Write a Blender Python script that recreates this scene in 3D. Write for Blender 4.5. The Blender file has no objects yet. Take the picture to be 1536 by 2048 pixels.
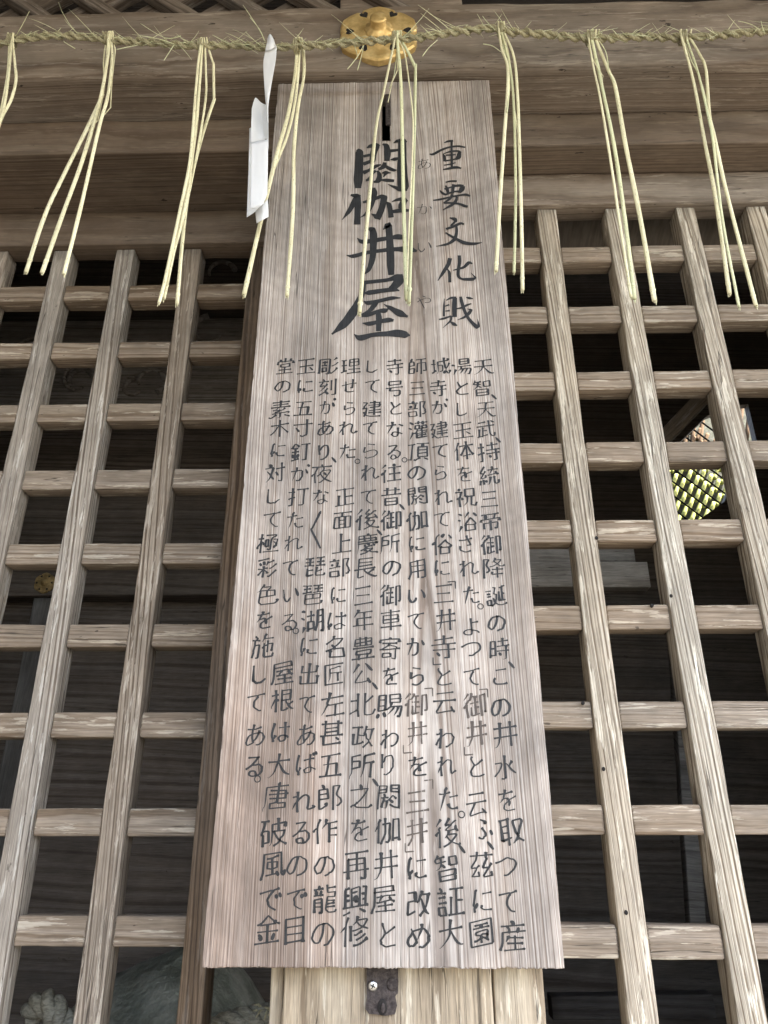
import bpy, bmesh, math, random
from mathutils import Vector, Matrix, noise
R = math.radians
scene = bpy.context.scene
COL = scene.collection
# ------------------------------------------------------------------ camera
F_PX, PITCH, YAW, CAM_Z = 1450.0, R(23.57), R(1.1), 1.6
cd = bpy.data.cameras.new('camera'); cam = bpy.data.objects.new('camera', cd); COL.objects.link(cam)
cam.location = (0, 0, CAM_Z); cam.rotation_euler = (math.pi/2+PITCH, 0, YAW)
cd.sensor_fit = 'HORIZONTAL'; cd.sensor_width = 36.0; cd.lens = 36.0*F_PX/1536.0
cd.clip_start = 0.02; cd.clip_end = 500
scene.camera = cam
# ------------------------------------------------------------------ daylight
SUN_EL, SUN_AZ = R(52), R(120)          # azimuth measured from +Y (into the hall) towards +X (right)
w = bpy.data.worlds.new('World'); scene.world = w; w.use_nodes = True
nt = w.node_tree; bg = nt.nodes['Background']
sky = nt.nodes.new('ShaderNodeTexSky'); sky.sky_type = 'NISHITA'; sky.sun_disc = False
sky.sun_elevation = SUN_EL; sky.sun_rotation = SUN_AZ; sky.air_density = 1.0; sky.dust_density = 3.0; sky.ozone_density = 0.6
nt.links.new(sky.outputs[0], bg.inputs[0]); bg.inputs[1].default_value = 0.15
sl = bpy.data.lights.new('sun', 'SUN'); sl.energy = 5.0; sl.angle = R(0.55); sl.color = (1, .95, .87)
sun = bpy.data.objects.new('sun', sl); COL.objects.link(sun)
sd = Vector((math.sin(SUN_AZ)*math.cos(SUN_EL), math.cos(SUN_AZ)*math.cos(SUN_EL), math.sin(SUN_EL)))
sun.rotation_euler = sd.to_track_quat('Z', 'Y').to_euler(); sun.location = (5, 0, 8)
vs = scene.view_settings; vs.view_transform = 'Standard'; vs.look = 'None'; vs.gamma = 1.0; vs.exposure = 3.04
scene.cycles.max_bounces = 10; scene.cycles.diffuse_bounces = 6; scene.cycles.transparent_max_bounces = 12
# ------------------------------------------------------------------ helpers
_fw = Vector((-math.sin(YAW)*math.cos(PITCH), math.cos(YAW)*math.cos(PITCH), math.sin(PITCH)))
_rt = Vector((math.cos(YAW), math.sin(YAW), 0)); _up = _rt.cross(_fw)
def at(px, py, Y):
    """point of the wall plane at depth Y that the photograph shows at pixel px, py"""
    d = _fw + _rt*((px-768)/F_PX) + _up*((1024-py)/F_PX)
    p = d*(Y/d.y); return Vector((p.x, Y, p.z+CAM_Z))
def tag(o, label=None, cat=None, group=None, kind=None):
    if label: o['label'] = label
    if cat: o['category'] = cat
    if group: o['group'] = group
    if kind: o['kind'] = kind
    return o
def empty(name, loc=(0, 0, 0)):
    o = bpy.data.objects.new(name, None); COL.objects.link(o); o.location = loc; o.empty_display_size = .05; return o
def link(name, bm, mat, parent=None, loc=(0, 0, 0), smooth=False):
    me = bpy.data.meshes.new(name)
    bm.normal_update(); bm.to_mesh(me); bm.free()
    for m in (mat if isinstance(mat, (list, tuple)) else [mat]): me.materials.append(m)
    if smooth: me.polygons.foreach_set('use_smooth', [True]*len(me.polygons))
    o = bpy.data.objects.new(name, me); COL.objects.link(o); o.location = loc
    if parent: o.parent = parent
    return o
def beam_bm(axis, L, w, d, r=.003, wob=.0007, seed=0, seg=None, rr=None, notch=()):
    """rounded timber, centred, along axis 'X' or 'Z'; w = across the face, d = depth (Y). rr = radius of the lower front edge"""
    rnd = random.Random(seed); bm = bmesh.new()
    corners = [(-w/2, -d/2), (w/2, -d/2), (w/2, d/2), (-w/2, d/2)]
    prof = []
    for k, (cx, cy) in enumerate(corners):
        rad = r
        if rr and k == 0: rad = rr
        sx, sy = (1 if cx < 0 else -1), (1 if cy < 0 else -1)
        n = 3 if rad < .006 else 7
        a0 = [math.pi, 1.5*math.pi, 0, .5*math.pi][k]
        for j in range(n):
            a = a0 + j/(n-1)*math.pi/2
            prof.append((cx+sx*rad+rad*math.cos(a), cy+sy*rad+rad*math.sin(a)))
    seg = seg or max(8, int(L/.03))
    ph = [rnd.uniform(0, 6.3) for _ in range(12)]; off = rnd.uniform(0, 50)
    rings = []
    ts = [(-L/2+L*i/seg, 1.0) for i in range(seg+1)]
    for c, hw in notch:      # lap joints: the bar narrows where another crosses it
        ts = [q for q in ts if abs(q[0]-c) > hw+.0055]
        for sg in (-1, 1): ts += [(c+sg*(hw+.0050), 1.0), (c+sg*(hw+.0030), .97), (c+sg*(hw+.0018), .90), (c+sg*(hw+.0012), .72)]
    ts.sort(); seg = len(ts)-1
    for t, shr in ts:
        ring = []
        for j, (u, v) in enumerate(prof):
            nz = noise.noise(Vector((u*25+off, v*25, t*9)))*wob*1.6 + noise.noise(Vector((u*60+off, v*60, t*30+7)))*wob*.8
            s = 1+nz/(max(abs(u), abs(v))+1e-6)
            uu = u*s*shr + math.sin(t*3+ph[0])*wob*.8; vv = v*s*shr + math.sin(t*2.3+ph[1])*wob*.4
            ring.append(bm.verts.new((t, vv, uu) if axis == 'X' else (uu, vv, t)))
        rings.append(ring)
    n = len(prof)
    for i in range(seg):
        for j in range(n):
            f = bm.faces.new((rings[i][j], rings[i][(j+1) % n], rings[i+1][(j+1) % n], rings[i+1][j])); f.smooth = True
    bm.faces.new(rings[0][::-1]); bm.faces.new(rings[-1])
    bmesh.ops.recalc_face_normals(bm, faces=bm.faces)
    return bm
def box_bm(sx, sy, sz, bev=.003, bm=None, c=(0, 0, 0), rot=None):
    bm2 = bmesh.new(); bmesh.ops.create_cube(bm2, size=1)
    for v in bm2.verts: v.co = Vector((v.co.x*sx, v.co.y*sy, v.co.z*sz))
    if bev: bmesh.ops.bevel(bm2, geom=bm2.edges[:], offset=bev, segments=2, affect='EDGES', profile=.5)
    if rot: bmesh.ops.rotate(bm2, verts=bm2.verts, cent=(0, 0, 0), matrix=rot)
    for v in bm2.verts: v.co += Vector(c)
    if bm is None: return bm2
    me = bpy.data.meshes.new('tmp'); bm2.to_mesh(me); bm2.free(); bm.from_mesh(me); bpy.data.meshes.remove(me); return bm
def tube(bm, pts, radii, sides=6, cap=True, mi=0, flat=1.):
    """tube along points with a radius per point"""
    n = len(pts); rings = []; prev = None
    for i, p in enumerate(pts):
        t = (pts[min(n-1, i+1)]-pts[max(0, i-1)])
        if t.length < 1e-9: t = Vector((0, 0, 1))
        t.normalize()
        if prev is None:
            a = t.cross(Vector((0, 1, 0)))
            if a.length < .1: a = t.cross(Vector((1, 0, 0)))
        else: a = prev - t*prev.dot(t)
        a.normalize(); prev = a; b = t.cross(a)
        rings.append([bm.verts.new(p+(a*math.cos(2*math.pi*k/sides)+b*flat*math.sin(2*math.pi*k/sides))*radii[i]) for k in range(sides)])
    for i in range(n-1):
        for k in range(sides):
            f = bm.faces.new((rings[i][k], rings[i][(k+1) % sides], rings[i+1][(k+1) % sides], rings[i+1][k])); f.smooth = True; f.material_index = mi
    if cap:
        f = bm.faces.new(rings[0][::-1]); f.material_index = mi; f = bm.faces.new(rings[-1]); f.material_index = mi
    return rings
def spline(pts, k=6):
    out = []; n = len(pts)
    for i in range(n-1):
        p0 = pts[max(0, i-1)]; p1 = pts[i]; p2 = pts[i+1]; p3 = pts[min(n-1, i+2)]
        for j in range(k):
            t = j/k; out.append(.5*((2*p1)+(p2-p0)*t+(2*p0-5*p1+4*p2-p3)*t*t+(3*p1-p0-3*p2+p3)*t**3))
    out.append(pts[-1].copy()); return out
# ------------------------------------------------------------------ materials
class NT:
    def __init__(s, name):
        s.m = bpy.data.materials.new(name); s.m.use_nodes = True; s.t = s.m.node_tree; s.b = s.t.nodes['Principled BSDF']; s.out = s.t.nodes['Material Output']
    def n(s, ty, **kw):
        nd = s.t.nodes.new(ty)
        for k, v in kw.items(): setattr(nd, k, v)
        return nd
    def put(s, sock, v):
        if v is None: return
        if isinstance(v, bpy.types.NodeSocket): s.t.links.new(v, sock)
        else: sock.default_value = v
    def math(s, op, a, b=None, c=None, clamp=False):
        nd = s.n('ShaderNodeMath', operation=op, use_clamp=clamp); s.put(nd.inputs[0], a); s.put(nd.inputs[1], b); s.put(nd.inputs[2], c); return nd.outputs[0]
    def vmul(s, v, k):
        nd = s.n('ShaderNodeVectorMath', operation='MULTIPLY'); s.put(nd.inputs[0], v); s.put(nd.inputs[1], k); return nd.outputs[0]
    def vadd(s, v, k):
        nd = s.n('ShaderNodeVectorMath', operation='ADD'); s.put(nd.inputs[0], v); s.put(nd.inputs[1], k); return nd.outputs[0]
    def comb(s, x, y, z):
        nd = s.n('ShaderNodeCombineXYZ'); s.put(nd.inputs[0], x); s.put(nd.inputs[1], y); s.put(nd.inputs[2], z); return nd.outputs[0]
    def noise(s, v, scale=1., detail=2., rough=.55, w=None, col=False):
        nd = s.n('ShaderNodeTexNoise')
        if w is not None: nd.noise_dimensions = '1D'; s.put(nd.inputs['W'], w)
        else: s.put(nd.inputs['Vector'], v)
        nd.inputs['Scale'].default_value = scale; nd.inputs['Detail'].default_value = detail; nd.inputs['Roughness'].default_value = rough
        return nd.outputs['Color' if col else 'Fac']
    def step(s, v, lo, hi, a=0., b=1.):
        nd = s.n('ShaderNodeMapRange', interpolation_type='SMOOTHSTEP'); s.put(nd.inputs[0], v)
        for i, x in enumerate((lo, hi, a, b)): s.put(nd.inputs[i+1], x)
        return nd.outputs[0]
    def mix(s, f, a, b, mode='MIX'):
        nd = s.n('ShaderNodeMix', data_type='RGBA', blend_type=mode); s.put(nd.inputs['Factor'], f)
        for k, v in ((6, a), (7, b)): s.put(nd.inputs[k], v if isinstance(v, bpy.types.NodeSocket) else (*v, 1))
        return nd.outputs[2]
    def bump(s, h, strength, dist):
        nd = s.n('ShaderNodeBump'); nd.inputs['Strength'].default_value = strength; nd.inputs['Distance'].default_value = dist; s.put(nd.inputs['Height'], h); s.put(s.b.inputs['Normal'], nd.outputs[0])
def wood(name, axis, dark, mid, light, ring=260., pith=(.03, .05), tilt=.03, warp=.012, worn=.35, worncol=(.50, .47, .42), grey=(.30, .29, .27), greyamt=.5, bump=.5, rough=.78, crack=1., heart=None, stain=0., tiltb=0., fib=.27, vary=.0, bands=0.):
    k = NT(name); tc = k.n('ShaderNodeTexCoord').outputs['Object']; rn = k.n('ShaderNodeObjectInfo').outputs['Random']
    sp = k.n('ShaderNodeSeparateXYZ'); k.put(sp.inputs[0], tc); x, y, z = sp.outputs
    a, b, g = {'X': (z, y, x), 'Z': (x, y, z), 'Y': (x, z, y)}[axis]
    q = k.comb(a, b, g)
    q2 = k.vadd(q, k.comb(k.math('MULTIPLY', rn, 13.1), k.math('MULTIPLY', rn, 29.7), k.math('MULTIPLY', rn, 41.3)))
    wv = k.n('ShaderNodeSeparateXYZ'); k.put(wv.inputs[0], k.noise(k.vmul(q2, (7, 7, 1.3)), 1, 2.5, .5, col=True))
    wa = k.math('MULTIPLY', k.math('SUBTRACT', wv.outputs[0], .5), warp*2); wb = k.math('MULTIPLY', k.math('SUBTRACT', wv.outputs[1], .5), warp*2)
    A = k.math('ADD', k.math('ADD', a, wa), k.math('MULTIPLY', g, tilt))
    pa = k.math('MULTIPLY_ADD', rn, .07, pith[0]-.035)
    A = k.math('SUBTRACT', A, pa); B = k.math('SUBTRACT', k.math('ADD', k.math('ADD', b, wb), k.math('MULTIPLY', g, -tiltb)), pith[1])
    r = k.math('SQRT', k.math('ADD', k.math('MULTIPLY', A, A), k.math('MULTIPLY', B, B)))
    r = k.math('ADD', r, rn)
    line = k.noise(None, ring, 1.6, .62, w=r)
    broad = k.noise(None, ring*.16, 1., .5, w=r)
    fibre = k.noise(k.vmul(q2, (620, 620, 20)), 1, 3, .65)
    patch = k.noise(k.vmul(q2, (6, 6, 1.6)), 1, 3, .6)
    streak = k.noise(k.vmul(q2, (85, 85, 7.5)), 1, 5, .68)
    ck = k.noise(k.vmul(q2, (95, 95, 1.5)), 1, 1.5, .5)
    col = k.mix(k.step(line, .30, .50), dark, mid)
    col = k.mix(k.step(k.math('ADD', k.math('MULTIPLY', line, .65), k.math('MULTIPLY', broad, .35)), .46, .66), col, light)
    col = k.mix(k.math('MULTIPLY', k.step(patch, .38, .66), greyamt), col, k.mix(.65, col, grey))
    col = k.mix(k.math('MULTIPLY', k.step(streak, .565, .615), worn), col, worncol)
    if heart:
        hx = k.math('ADD', x, heart[0]); hz = k.math('ADD', z, heart[1])
        d = k.math('ADD', k.math('MULTIPLY', hx, hx), k.math('MULTIPLY', k.math('MULTIPLY', hz, hz), heart[2]))
        hm = k.math('MULTIPLY', k.step(k.math('ADD', d, k.math('MULTIPLY', k.math('SUBTRACT', streak, .5), .035)), .0, .032, 1, 0), heart[4])
        col = k.mix(hm, col, k.mix(1.0, col, heart[3], 'MULTIPLY'))
    if bands:
        bn = k.noise(None, 11., 2., .6, w=k.math('ADD', k.math('ADD', x, k.math('MULTIPLY', wa, 1.5)), 3.37))
        bn2 = k.noise(k.comb(k.math('MULTIPLY', x, 26.), 0., k.math('MULTIPLY', z, 1.6)), 1, 3, .6)
        col = k.mix(1.0, col, k.comb(*[k.step(bn, .34, .66, 1-bands, 1+bands*.8)]*3), 'MULTIPLY')
        col = k.mix(k.step(bn2, .50, .70, 0, bands*2.2), col, k.mix(1.0, col, (.77, .68, .58), 'MULTIPLY'))
        ar = k.math('ADD', k.math('MULTIPLY', k.math('ADD', z, k.math('MULTIPLY', k.math('MULTIPLY', x, x), -1.6)), 9.), k.noise(k.vmul(tc, (4, 4, 2)), 1, 3, .6))
        an = k.noise(None, .8, 3., .7, w=ar)
        col = k.mix(1.0, col, k.comb(*[k.step(an, .36, .62, .88, 1.06)]*3), 'MULTIPLY')
    col = k.mix(1.0, col, k.comb(*[k.step(fibre, .28, .72, 1-fib, 1+fib*.75)]*3), 'MULTIPLY')
    if vary:
        r2 = k.math('FRACT', k.math('MULTIPLY', rn, 57.3))
        col = k.mix(k.math('MULTIPLY', r2, vary), col, k.mix(1.0, col, (.78, .68, .57), 'MULTIPLY'))
    blot = k.noise(k.vmul(q2, (9, 9, 6)), 1, 4, .7)
    col = k.mix(1.0, col, k.comb(*[k.step(blot, .3, .7, .80, 1.13)]*3), 'MULTIPLY')
    cm = k.math('MULTIPLY', k.step(k.math('ABSOLUTE', k.math('SUBTRACT', ck, .5)), .0, .010, 1, 0), k.step(patch, .50, .56, 0, crack))
    col = k.mix(cm, col, k.mix(.75, col, (.02, .016, .012)))
    if stain:
        st = k.noise(k.vmul(q2, (60, 60, 22)), 1, 3, .7)
        col = k.mix(k.step(st, .69, .72, 0, stain), col, (.03, .022, .016))
    k.put(k.b.inputs['Base Color'], col)
    k.put(k.b.inputs['Roughness'], k.step(line, .3, .7, rough+.1, rough-.08)); k.b.inputs['Specular IOR Level'].default_value = .35
    h = k.math('ADD', k.math('ADD', k.math('MULTIPLY', line, .8), k.math('MULTIPLY', fibre, .25)), k.math('MULTIPLY', streak, .5))
    h = k.math('SUBTRACT', h, k.math('MULTIPLY', cm, 1.2))
    k.bump(h, bump, .0022)
    return k.m
def plain(name, col, rough=.7, metal=0., var=.25, scale=30., bump=.2, dist=.002, stretch=(1, 1, 1), col2=None, spec=.5):
    k = NT(name); tc = k.n('ShaderNodeTexCoord').outputs['Object']
    v = k.vmul(tc, stretch); nz = k.noise(v, scale, 4, .62)
    c2 = col2 or tuple(c*(1-var) for c in col)
    k.put(k.b.inputs['Base Color'], k.mix(k.step(nz, .35, .65), c2, col)); k.b.inputs['Metallic'].default_value = metal
    k.put(k.b.inputs['Roughness'], k.step(k.noise(v, scale*2.3, 3), .3, .7, rough-.08, rough+.1)); k.b.inputs['Specular IOR Level'].default_value = spec
    k.bump(nz, bump, dist); return k.m
M = {}
M['board'] = wood('sign_board_wood', 'Z', (.205, .163, .134), (.335, .290, .252), (.445, .402, .362), ring=400., pith=(.045, .045), tilt=.014, tiltb=.014, warp=.0075, worn=.28, worncol=(.57, .53, .485), grey=(.385, .362, .338), greyamt=.45, bump=.6, crack=.9, heart=(.19, .74, .14, (.70, .57, .49), .75), fib=.18, bands=.17)
M['bar_z'] = wood('weathered_bar_upright', 'Z', (.15, .112, .075), (.37, .325, .255), (.51, .465, .385), ring=340., worn=.8, worncol=(.70, .665, .57), bump=.9, pith=(.055, .045), tilt=.04, warp=.006, grey=(.37, .355, .32), greyamt=.45, vary=.45, fib=.26, stain=.5)
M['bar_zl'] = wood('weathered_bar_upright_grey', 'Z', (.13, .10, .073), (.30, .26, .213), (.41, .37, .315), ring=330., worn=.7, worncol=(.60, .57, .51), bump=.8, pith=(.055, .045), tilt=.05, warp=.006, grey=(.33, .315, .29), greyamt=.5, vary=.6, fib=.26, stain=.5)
M['bar_x'] = wood('weathered_bar_crosswise', 'X', (.165, .122, .083), (.245, .196, .146), (.30, .248, .192), ring=380., worn=.65, worncol=(.56, .51, .42), bump=.6, pith=(.05, .10), tilt=.02, warp=.004, grey=(.30, .275, .24), greyamt=.45, vary=.5, fib=.26, stain=.7)
M['beam'] = wood('weathered_beam', 'X', (.135, .101, .073), (.190, .150, .113), (.228, .185, .143), ring=240., worn=.45, worncol=(.40, .35, .285), grey=(.27, .248, .215), greyamt=.45, bump=.45, pith=(.04, .5), tilt=.01, warp=.008, stain=.9, crack=1., fib=.16)
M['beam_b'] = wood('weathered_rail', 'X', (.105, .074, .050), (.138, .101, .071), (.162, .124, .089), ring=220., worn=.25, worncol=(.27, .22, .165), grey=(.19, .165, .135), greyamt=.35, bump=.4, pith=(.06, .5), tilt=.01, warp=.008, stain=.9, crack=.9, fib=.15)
M['stile'] = wood('brown_stile', 'Z', (.065, .040, .023), (.115, .075, .043), (.165, .113, .070), ring=240., worn=.12, greyamt=.2, bump=.4)
M['post'] = wood('pale_post', 'Z', (.175, .13, .085), (.36, .292, .205), (.48, .41, .305), ring=150., worn=.7, worncol=(.61, .545, .43), grey=(.27, .225, .165), greyamt=.8, bump=.6, pith=(-.02, .16), tilt=.03, warp=.02, stain=.6, fib=.3)
M['dark'] = wood('sooty_planks', 'X', (.020, .015, .012), (.031, .025, .020), (.044, .037, .031), ring=110., worn=.15, worncol=(.065, .057, .05), grey=(.034, .033, .032), bump=.5, pith=(.3, .5), stain=.5)  # colour kept very dark so the interior stays black: shade put into it
M['soot'] = wood('brown_inner_planks', 'X', (.066, .050, .039), (.095, .076, .060), (.122, .101, .083), ring=110., worn=.3, worncol=(.14, .12, .10), grey=(.075, .07, .064), bump=.5, pith=(.3, .5), stain=.6)  # brown inner wood, paler than the dark planks
M['dim'] = wood('dim_inner_timber', 'X', (.16, .135, .11), (.26, .23, .20), (.36, .33, .29), ring=140., worn=.4, worncol=(.45, .42, .38), grey=(.28,.27,.25), bump=.4, pith=(.05, .2))  # grey inner timber, raised pale to carry the opening's light on the beams
M['wing'] = wood('dark_wing_planks', 'X', (.03, .024, .02), (.048, .04, .034), (.065, .056, .048), ring=110.)  # dark planks of the added wall that blocks light
M['darkpost'] = wood('sooty_upright', 'Z', (.05, .045, .04), (.085, .078, .07), (.12, .112, .10), ring=110., worn=.3, worncol=(.16, .15, .14), bump=.5)  # dark grey upright timber
M['brace'] = wood('inner_brace_wood', 'X', (.10, .075, .05), (.20, .155, .11), (.28, .23, .17), ring=120., worn=.4, bump=.4)
M['gable'] = wood('gable_slat_wood', 'X', (.09, .07, .052), (.15, .12, .092), (.21, .175, .14), ring=160., worn=.3, bump=.4)
M['roof'] = plain('roof_boards', (.14, .115, .09), .85, var=.3, scale=6., stretch=(8, 1, 1))
M['gold'] = plain('gilt_bronze', (.80, .60, .27), .48, metal=.6, scale=40., bump=.35, dist=.0015, col2=(.58, .40, .15))
M['iron'] = plain('rusty_iron', (.072, .058, .054), .78, metal=.25, scale=160., bump=.9, dist=.002, col2=(.028, .022, .021))
M['screw'] = plain('screw_steel', (.62, .62, .60), .3, metal=1., scale=300., bump=.1)
M['hole'] = plain('dark_hole', (.012, .010, .009), .9, scale=50)  # near-black faces stand in for the shade inside holes and slots
M['stone'] = plain('mossy_stone', (.25, .255, .21), .9, scale=14., bump=1., dist=.03, col2=(.12, .13, .10))
M['rope_old'] = plain('thick_rope_fibre', (.30, .285, .225), .85, scale=90., bump=.9, dist=.004, stretch=(1, 1, 3), col2=(.17, .16, .12))
def straw_mat(name, c1, c2, c3):
    k = NT(name); tc = k.n('ShaderNodeTexCoord').outputs['Object']; rn = k.n('ShaderNodeObjectInfo').outputs['Random']
    v = k.vadd(tc, k.comb(rn, rn, rn)); nz = k.noise(k.vmul(v, (420, 420, 14)), 1, 3); sp = k.noise(k.vmul(v, (420, 420, 160)), 1, 3, .7); lo = k.noise(k.vmul(v, (9, 9, 5)), 1, 2)
    c = k.mix(k.step(lo, .35, .65), c1, c2); c = k.mix(k.step(nz, .50, .62, 0, .45), c, c3); c = k.mix(k.step(sp, .60, .66, 0, .7), c, (.16, .12, .05))
    k.put(k.b.inputs['Base Color'], c); k.b.inputs['Roughness'].default_value = .5; k.bump(nz, .35, .001); return k.m
M['straw'] = straw_mat('dry_straw', (.82, .78, .53), (.70, .67, .44), (.42, .36, .19))
M['straw_g'] = straw_mat('greenish_straw', (.72, .73, .46), (.60, .63, .40), (.38, .36, .19))
M['rope'] = straw_mat('twisted_straw', (.42, .385, .235), (.33, .31, .19), (.20, .165, .095))
k = NT('white_paper'); tcn = k.n('ShaderNodeTexCoord').outputs['Object']; nz = k.noise(tcn, 60, 3)
k.put(k.b.inputs['Base Color'], k.mix(nz, (.80, .82, .84), (.86, .87, .88))); k.b.inputs['Roughness'].default_value = .8
tr = k.n('ShaderNodeBsdfTranslucent'); tr.inputs[0].default_value = (.8, .82, .84, 1); mx = k.n('ShaderNodeMixShader'); mx.inputs[0].default_value = .28
k.t.links.new(k.b.outputs[0], mx.inputs[1]); k.t.links.new(tr.outputs[0], mx.inputs[2]); k.t.links.new(mx.outputs[0], k.out.inputs[0]); k.bump(k.noise(tcn, 25, 2), .2, .004); M['paper'] = k.m
def ink_mat(name, c1, c2, gone):
    k = NT(name); tc = k.n('ShaderNodeTexCoord').outputs['Object']
    v = k.vmul(tc, (520, 1, 14)); n1 = k.noise(v, 1, 3, .65); n2 = k.noise(tc, 55, 3)
    k.put(k.b.inputs['Base Color'], k.mix(k.step(k.math('ADD', k.math('MULTIPLY', n1, .6), k.math('MULTIPLY', n2, .4)), .38, .62), c1, c2)); k.b.inputs['Roughness'].default_value = .62
    k.put(k.b.inputs['Alpha'], k.step(k.math('ADD', k.math('MULTIPLY', n1, .55), k.math('MULTIPLY', n2, .45)), gone, gone+.09, 1, .12)); k.bump(n1, .3, .0012); return k.m
M['ink'] = ink_mat('sumi_ink', (.004, .0045, .005), (.019, .0195, .02), .63)
M['ink_faded'] = ink_mat('faded_ink', (.045, .034, .027), (.10, .078, .062), .53)
M['ink_thin'] = ink_mat('thin_ink', (.015, .013, .012), (.05, .045, .04), .62)
M['ground'] = plain('earth_and_gravel', (.085, .075, .06), .95, scale=40., bump=.6, dist=.02, col2=(.05, .046, .038))
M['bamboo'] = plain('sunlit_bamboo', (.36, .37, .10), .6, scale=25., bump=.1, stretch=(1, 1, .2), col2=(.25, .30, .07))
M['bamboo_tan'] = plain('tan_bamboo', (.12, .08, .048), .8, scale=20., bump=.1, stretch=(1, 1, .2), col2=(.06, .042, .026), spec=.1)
M['gold_dim'] = plain('dull_gilt', (.42, .30, .13), .6, metal=.5, scale=60., col2=(.22, .15, .06))  # same gilt made darker: indoor shade put into the colour
M['wire'] = plain('dark_wire', (.004, .004, .004), .95, spec=.0)
M['leaf'] = plain('shrub_leaf', (.10, .15, .03), .55, scale=8., col2=(.055, .09, .02))
M['reed'] = plain('dark_reed_backing', (.035, .038, .018), .8, scale=30., col2=(.018, .02, .01))  # dark sheet added behind the bamboo to make its gaps dark
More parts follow.
